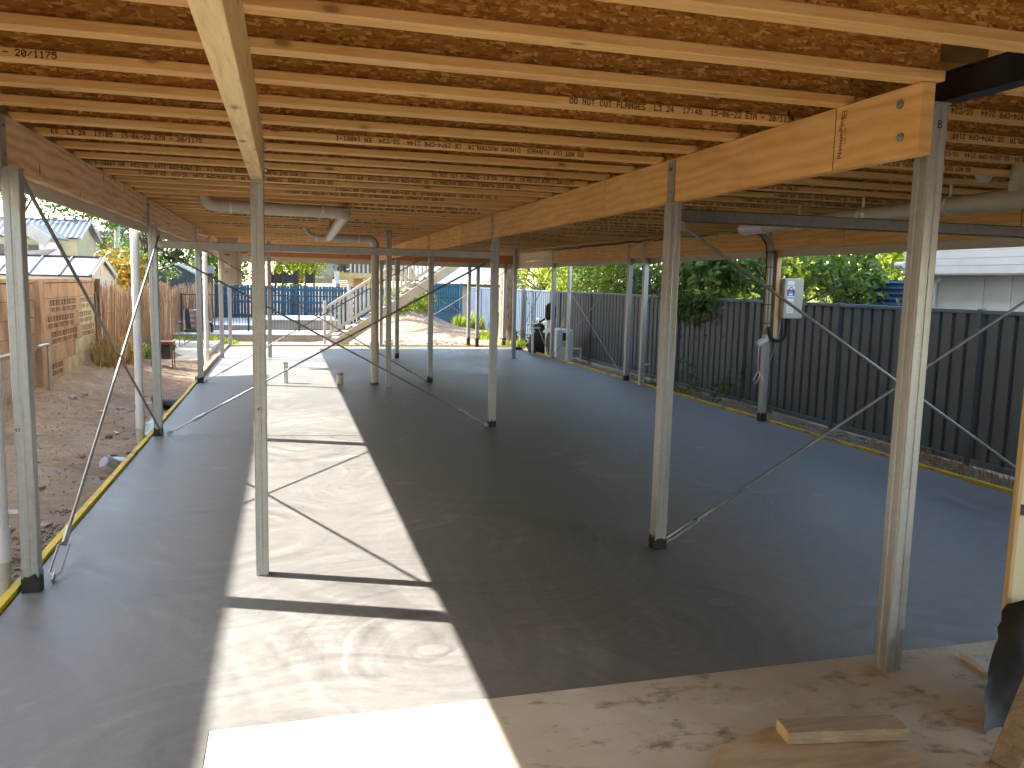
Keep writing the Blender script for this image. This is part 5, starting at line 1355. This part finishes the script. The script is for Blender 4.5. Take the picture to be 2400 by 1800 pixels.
t = thing('garden_lean_to', 'dark timber lean-to with a pale window by the dark shed', 'lean-to', (float(PY(485, 650, 33)[0]), 33, 0))
vb(472, 622, 500, 640, .4, 'roof', 'roof_grey', 33, t); vb(474, 640, 498, 675, .3, 'wall', 'timber_dark', 33.1, t); vb(482, 645, 497, 662, .02, 'pane', 'window_dark', 33.07, t)

# ================================================================== BEYOND THE BACK FENCE
YH = 50.0
t = thing('far_house', 'pale cream house with a timber deck and steps beyond the blue palings', 'house', (8, YH, 0))
def hb(x0, y0, x1, y1, d, name, mat, yv=YH, par=None):
    p, q = PY(x0, y1, yv), PY(x1, y0, yv); return MB().box(float(p[0]), yv, float(p[2]), float(q[0]), yv+d, float(q[2])).build(name, mat, par or t)
hb(713, 560, 780, 664, 4, 'wall', 'far_cream')
for k in range(9): hb(713, 604+k*6.5, 780, 604.8+k*6.5, .02, 'board_joint', 'render_grey', YH-.025)
hb(690, 585, 714, 664, 3, 'side_wall', 'timber_dark', YH+1); w_ = hb(700, 611, 713, 640, .05, 'window', 'roof_blue', YH+.9); hb(698, 608, 700, 642, .06, 'frame', 'far_white', YH+.88, w_)
hb(780, 560, 1010, 655, 3, 'rear_wall', 'far_cream', YH+3); w_ = hb(797, 624, 810, 650, .06, 'door', 'window_dark', YH+2.9); hb(795, 612, 797, 650, .05, 'frame', 'far_white', YH+2.85, w_); hb(810, 612, 812, 650, .05, 'frame', 'far_white', YH+2.85, w_)
hb(737, 646, 760, 652, .6, 'air_conditioner', 'far_white', YH-.8)
hb(780, 644, 1000, 651, 2.5, 'deck', 'pine_board', YH+.2)
for k in range(7): hb(788, 645+k*4.6, 823, 648+k*4.6, .5, 'step', 'pine_board', YH-.3-k*.3)
for k in range(3): hb(823+k*28, 651, 828+k*28, 690, .12, 'deck_post', 'pine_upright', YH+.2)
hb(815, 651, 900, 690, .1, 'deck_screen', 'pine_upright', YH+1)
for k in range(9): hb(820+k*10, 618, 824+k*10, 645, .06, 'deck_baluster', 'far_white', YH+.25)
hb(815, 615, 905, 618, .08, 'deck_rail', 'far_white', YH+.22)
MB().beam(PY(783, 618, YH-.4), PY(792, 670, YH-2.4), .2, .3).build('stair_stringer', 'roof_blue', t)
m = MB(); p = PY(640, 590, YH); m.prism([(float(p[0])-2, float(p[2])+.3), (float(p[0])+14, float(p[2])+.3), (float(p[0])+8, float(p[2])+2.4)], 'y', YH-.5, YH+7); m.build('roof', 'roof_grey', t)
# mesh screen and shrubs just over the fence
t = thing('mesh_screen', 'sagging black mesh screen on posts behind the blue palings', 'screen', (0, 38, 0))
for a, b in ((634, 645), (645, 662), (662, 698), (716, 736)):
    p0, p1, p2, p3 = (PY(x_, y_, 38.5) for x_, y_ in ((a, 664), (b, 664), (b, 636), (a, 634))); md = (Vector(p2)+Vector(p3))/2-Vector((0, 0, .18))
    MB().add([p0, p1, p2, md, p3], [(0, 1, 2, 3, 4)]).build('mesh_panel', 'shade_mesh', t)
for x_ in (634, 645, 662, 698, 716, 736): p = Vector(PY(x_, 632, 38.48)); MB().box(p.x-.04, 38.40, -.1, p.x+.04, 38.48, p.z).build('screen_post', 'timber_dark', t)
# roof over the blue gate
t = thing('back_shed', 'low shed with a white and blue corrugated roof behind the blue gate', 'shed', (8, 40, 0))
YS = 38.0; a = Vector(PY(985, 661, YS)); b = Vector(PY(1235, 661, YS)); c = Vector(PY(1100, 626, YS+3.2))
m = MB(); corrugated(m, a, (b.x-a.x, 0, 0), (0, 3.2, c.z-a.z), .12, .035, (0, -.3, .9)); m.build('roof_sheet', 'roof_blue', t, fix=False)
MB().box(a.x, YS+.15, -.1, b.x, YS+.25, a.z-.12).build('wall', 'render_grey', t)
MB().box(a.x, YS-.06, a.z-.14, b.x, YS+.0, a.z-.03).build('gutter', 'timber_dark', t)

# ================================================================== NEIGHBOUR BEHIND THE DARK FENCE
GX = 10.0
t = thing('white_garage', 'white garage with a stepped board fascia behind the dark fence', 'garage', (GX, 8, 0))
def gb(x0, y0, x1, y1, d, name, mat, X=GX, par=None):
    p, q = PX(x0, y1, X), PX(x1, y0, X); ya, yb_ = sorted((float(p[1]), float(q[1]))); za, zb = sorted((float(p[2]), float(q[2])))
    return ya, yb_, za, zb
ya = 5.0; yb_ = float(PX(2117, 640, GX)[1]); zb0 = float(PX(2250, 641, GX)[2]); zb1 = float(PX(2250, 583, GX)[2])
zst = [float(PX(2250, y_, GX)[2]) for y_ in (641, 622, 605, 588)]+[float(PX(2250, 575, GX)[2])+.25]
for k in range(4): MB().box(GX-.02+.004*k, 3.0, zst[k], GX+.05, yb_, zst[k+1]-.012).build('fascia_board', 'heat_white', t)
MB().box(GX-.012, 3.0, zst[0]-.02, GX+.3, yb_-.02, zst[0]-.001).build('soffit', 'grey_wall', t)
yw = yb_-.25
edges = [3.0]+[float(PX(x_, 690, GX+.3)[1]) for x_ in (2370, 2305)]+[yw]
for a, b in zip(edges[:-1], edges[1:]): MB().box(GX+.3, a+.006, -.2, GX+.34, b-.006, zst[0]-.021).build('wall_sheet', 'heat_white', t)
MB().box(GX+.345, 3.0, -.2, GX+5, yw, zst[0]+.6).build('core', 'grey_wall', t)
MB().tube([(GX-.02, yb_-.05, zst[1]+.02), (GX-.02, yb_+.14, zst[1]+.02)], .06, 10).build('gutter', 'heat_white', t, smooth=True)
MB().tube([(GX+.22, yw-.35, zst[0]-.05), (GX+.24, yw-.2, zst[0]-.15), (GX+.24, yw-.2, -.1)], .045, 10).build('downpipe', 'heat_white', t, smooth=True)
# corrugated tank
tc = PX(2085, 680, 9.2); t = thing('water_tank', 'blue corrugated water tank peeping over the dark fence', 'tank', (9.2+.7, float(tc[1]), 0))
zt_ = float(PX(2085, 657, 9.2)[2]); m = MB(); prof = []; k = 0; z = -.1
while z < zt_: prof += [(.36+.020*(1 if k % 2 else -1), z+.1)]; z += .042; k += 1
prof.append((.35, zt_+.1)); m.lathe(prof, (9.35, float(tc[1])+.12, -.1), 28); m.build('tank_wall', 'tank_blue', t, smooth=False)

# ================================================================== TREES AND SHRUBS
GR = 'trees and shrubs behind the dark fence'
def over(px, py, X): return tuple(float(v) for v in PX(px, py, X))
specs = [  # label, base(x,y), crown c, radii, n, leaf, mat, seed, k, spread
 ('lime green sunlit tree behind the pale end of the fence', (11.0, 34.0), (10.6, 33.5, 2.6), (1.9, 2.6, 1.6), 9000, .13, 'leaf_lime', 1, 40, .32),
 ('bright yellow green tree above the fence beside the heat pump', (10.6, 28.6), (10.3, 28.6, 2.7), (1.3, 2.2, 1.7), 9500, .12, 'leaf_lime', 2, 38, .30),
 ('dark glossy tree between the bright trees behind the fence', (9.8, 24.0), (9.6, 24.0, 2.6), (.9, 1.5, 1.3), 5500, .11, 'leaf_mid', 3, 30, .26),
 ('light green shrub at the fence beyond the white downpipe', (8.6, 20.4), (8.5, 20.4, 1.9), (.6, .9, .8), 4500, .10, 'leaf_lime', 4, 18, .2),
 ('dense dark conifer-like shrub behind the two close fence posts', (8.8, 18.3), (8.7, 18.2, 2.0), (.6, .7, .9), 5000, .07, 'leaf_dark', 5, 22, .22),
 ('broad leafed vine shrub spilling over the fence near the middle post', (7.95, 14.3), (7.75, 14.3, 1.95), (.5, 1.25, .55), 2000, .15, 'leaf_mid', 6, 22, .2),
 ('dark shrub with broad leaves behind the water heater', (8.5, 12.8), (8.6, 12.8, 2.1), (.7, 1.2, .8), 1200, .13, 'leaf_mid', 7, 22, .22),
 ('green shrub with broad leaves between the water heater and the blue tank', (8.9, 11.4), (8.8, 11.4, 2.0), (.6, .8, .8), 900, .12, 'leaf_mid', 8, 18, .2),
 ('leafy shrub above the blue tank beside the white garage', (9.6, 12.6), (9.8, 12.9, 2.5), (.6, 1.0, .7), 1200, .12, 'leaf_lime', 9, 18, .22),
 ('sunlit yellow tree far behind the dark fence', (15, 26), (14.5, 26, 3.0), (2.0, 4.5, 2.0), 9000, .2, 'leaf_lime', 10, 50, .5),
 ('sunlit green tree far behind the water heater', (14, 18), (13.6, 18.2, 2.8), (1.6, 4.2, 1.8), 9000, .2, 'leaf_lime', 11, 40, .5),
]
for lab, b, c, rd, n, lf, mt, sd_, k, sp in specs:
    tree('tree' if rd[2] > 1.5 else 'shrub', lab, 'tree' if rd[2] > 1.5 else 'shrub', (b[0], b[1], -.1), c, rd, n, lf, mt, sd_, k, sp, .10 if rd[2] < 1.5 else .16, group=GR, twigs=18)
# vine hanging down the fence face
rng = np.random.default_rng(44); n = 700
p = np.stack([rng.normal(FX-.06, .05, n), rng.normal(13.9, .55, n), 1.68-np.abs(rng.normal(0, .26, n))], 1); nr = np.stack([-np.ones(n), rng.normal(0, .5, n), rng.uniform(0, .9, n)], 1); nr /= np.linalg.norm(nr, axis=1, keepdims=True)
t = thing('hanging_vine', 'leafy vine hanging down the face of the dark fence near the middle post', 'vine', (FX-.06, 13.9, 1.2)); vs, fs = leaf_mesh(p, nr, .11, rng); mesh_np('leaves', vs, fs, 'leaf_mid', t)
m = MB()
for k in range(8):
    yy = 13.9+rng.normal()*.5; m.tube([(FX+.1, yy, 1.7), (FX-.05, yy+.05, 1.62), (FX-.06, yy+rng.normal()*.1, 1.2)], .006, 5)
m.build('stems', 'bark_dark', t)
# weed in front of the fence
def plant(label, x, y, h, n, leaf, mat, seed, stems=5, spread=.12, cat='plant', group=None):
    rng = np.random.default_rng(seed); g0 = GZ(x, y); t = thing('leafy_plant', label, cat, (x, y, g0), group); m = MB(); P = []; Nn = []
    for s in range(stems):
        d = rng.normal(size=2)*spread; tip = Vector((x+d[0]*2, y+d[1]*2, g0+h*rng.uniform(.6, 1))); base = Vector((x+d[0]*.3, y+d[1]*.3, g0-.03)); m.tube([base, base.lerp(tip, .6), tip], [.008, .006, .003], 5)
        for k in range(n//stems):
            u = rng.uniform(.2, 1); q = base.lerp(tip, u)+Vector(rng.normal(size=3)*leaf*.6); P.append(q); Nn.append(Vector((rng.normal()*.6, rng.normal()*.6, 1)).normalized())
    m.build('stems', 'grass_green', t); vs, fs = leaf_mesh(np.array([tuple(q) for q in P]), np.array([tuple(q) for q in Nn]), leaf, rng, .45); mesh_np('leaves', vs, fs, mat, t)
plant('tall leafy weed growing beside the yellow board at the dark fence', 6.95, 12.45, .75, 170, .11, 'leaf_mid', 3)
plant('small weed at the foot of the dark fence before the white downpipe', 7.0, 14.6, .3, 60, .07, 'leaf_mid', 4, group='small weeds along the dark fence')
plant('small weed at the foot of the dark fence beyond the water heater', 7.15, 10.9, .25, 50, .06, 'leaf_mid', 5, group='small weeds along the dark fence')
plant('pale flowering plant behind the black pool filter', 6.95, 22.3, 1.15, 160, .14, 'leaf_white', 6, 6, .1)
plant('broad leaved green plant next to the pool filter', 6.70, 21.9, .8, 40, .2, 'leaf_mid', 7, 4, .07)
# yard tree with a thick trunk
bt = (6.85, 25.4); g0 = GZ(*bt); t = thing('yard_tree', 'thick barked tree trunk standing in the yard before the sunlit fence', 'tree', (bt[0], bt[1], g0))
MB().tube([(bt[0]+.10, bt[1], g0-.2), (bt[0]+.06, bt[1], g0+.12), (bt[0], bt[1], g0+.7), (bt[0]-.03, bt[1], 2.2), (bt[0]-.06, bt[1], 4.0), (bt[0]+.1, bt[1], 6.0)], [.48, .34, .255, .22, .19, .12], 18).build('trunk', 'bark', t, smooth=True)
rng = np.random.default_rng(77); p, nr, cc = clumps(rng, (7.0, 25.5, 7.4), (2.6, 2.6, 1.9), 46, 9000, .42); vs, fs = leaf_mesh(p, nr, .15, rng); mesh_np('crown', vs, fs, 'leaf_mid', t)
m = MB()
for i in range(16): m.tube([(bt[0], bt[1], 4.2+.1*i), Vector((bt[0], bt[1], 5.2)).lerp(Vector(cc[i]), .5), cc[i]], [.08, .05, .015], 5)
m.build('branches', 'bark', t)
# block wall side
def ltree(*a, **k): return tree(*a, **k)
c1 = PY(95, 470, 33)
tree('tree', 'sparse leafy tree with branches hanging over the cream building', 'tree', (-11.2, 33, -.1), (float(c1[0])+.3, 33, float(c1[2])+1.1), (3.4, 1.6, 1.9), 5200, .15, 'leaf_mid', 51, 34, .34, .07, twigs=22)
c1 = PY(215, 535, 33); rng = np.random.default_rng(52)
tree('tree', 'thin hanging branch of leaves in front of the verandah house', 'tree', (float(c1[0])-1.6, 34.5, -.1), (float(c1[0])+.1, 33.4, float(c1[2])), (1.15, .6, .75), 650, .15, 'leaf_mid', 52, 14, .2, .05, twigs=12)
tree('tree', 'dark tree above the dark shed behind the brush fence', 'tree', (-5.6, 36, -.1), (-5.3, 36, 3.5), (2.4, 1.3, 1.7), 5200, .16, 'leaf_dark', 53, 34, .34, .16, twigs=18)
tree('shrub', 'leafy green shrub over the brush fence beside the cross tube post', 'shrub', (-4.6, 28.0, -.1), (-4.4, 28.0, 2.1), (.9, .6, .7), 1100, .12, 'leaf_mid', 54, 14, .2, .05, twigs=10)
tree('shrub', 'yellow and red croton shrub behind the brush fence', 'shrub', (-4.75, 25.0, -.1), (-4.6, 25.0, 1.75), (.75, .7, .55), 2400, .13, 'leaf_croton', 55, 18, .18, .05, twigs=10)
tree('tree', 'bright green tree behind the mesh screen and blue palings', 'tree', (0.3, 44, -.1), (.4, 44, 3.2), (1.9, 1.3, 1.7), 5200, .2, 'leaf_lime', 56, 30, .38, .14, twigs=12)
tree('tree', 'green tree behind the meter box beyond the palings', 'tree', (-3.2, 43, -.1), (-3.0, 43, 3.0), (1.6, 1.2, 1.6), 4200, .2, 'leaf_mid', 57, 26, .36, .14, twigs=12)
tree('shrub', 'green weedy bush on the dirt mound under the stairs', 'shrub', (4.5, 31, .3), (4.5, 31, 1.05), (1.0, .8, .5), 3200, .10, 'leaf_lime', 58, 24, .2, .03, twigs=8)
blades('grass', 'tall green grass clump in front of the blue gate', 'grass', (7.0, 31.2, None), (.75, .8), 700, .75, 'leaf_lime', 1, .5, .016)
blades('grass', 'green grass along the sunlit fence near the tree', 'grass', (7.0, 27.6, None), (.6, 1.6), 700, .35, 'leaf_lime', 2, .5, .012)
blades('grass', 'green weeds round the foot of the yard tree', 'grass', (7.1, 24.6, None), (.65, .9), 500, .30, 'leaf_lime', 3, .6, .014)
blades('grass', 'green grass between the brush fence and the folding chair', 'grass', (-3.05, 22.3, None), (.3, 1.5), 900, .30, 'leaf_mid', 4, .6, .010)
blades('grass', 'green grass behind the folding chair', 'grass', (-2.3, 26.0, None), (.9, .5), 700, .30, 'leaf_lime', 5, .6, .012)
blades('dry_grass', 'straw coloured dry grass leaning at the end of the block wall', 'grass', (-3.22, 16.7, None), (.22, .9), 520, .75, 'dry_grass', 6, .9, .007)
blades('dry_grass', 'tangled dry vines at the foot of the brush fence', 'grass', (-3.15, 18.4, None), (.25, .9), 500, .6, 'dry_grass', 7, 1.2, .006)
blades('grass', 'green weeds in front of the brush fence by the rusty stand', 'grass', (-3.0, 19.4, None), (.25, .6), 350, .35, 'leaf_mid', 8, .7, .010)
blades('dry_grass', 'sparse dry grass under the dark fence near the post braces', 'grass', (7.1, 7.4, None), (.25, 1.3), 260, .22, 'dry_grass', 9, .8, .005)
blades('grass', 'weeds along the kerb beside the dark fence past the middle post', 'grass', (6.95, 14.2, None), (.3, 1.0), 240, .2, 'leaf_mid', 10, .8, .007)
# wheelie bin
t = thing('wheelie_bin', 'green wheelie bin standing behind the tree trunk', 'bin', (7.12, 27.4, 0))
x_, y_ = 7.12, 27.4; g0 = GZ(x_, y_)
MB().add([(x_-.21, y_-.25, g0+.05), (x_+.21, y_-.25, g0+.05), (x_+.21, y_+.22, g0+.05), (x_-.21, y_+.22, g0+.05), (x_-.28, y_-.33, g0+.92), (x_+.28, y_-.33, g0+.92), (x_+.28, y_+.30, g0+.92), (x_-.28, y_+.30, g0+.92)], [(0, 3, 2, 1), (4, 5, 6, 7), (0, 1, 5, 4), (1, 2, 6, 5), (2, 3, 7, 6), (3, 0, 4, 7)]).build('body', 'bin_green', t, bevel=.01)
MB().box(x_-.30, y_-.35, g0+.925, x_+.30, y_+.34, g0+.99).build('lid', 'bin_green', t, bevel=.015)
for s_ in (-1, 1): MB().tube([(x_+s_*.22, y_+.25, g0+.1), (x_+s_*.29, y_+.25, g0+.1)], .1, 14).build('wheel', 'rubber', t)
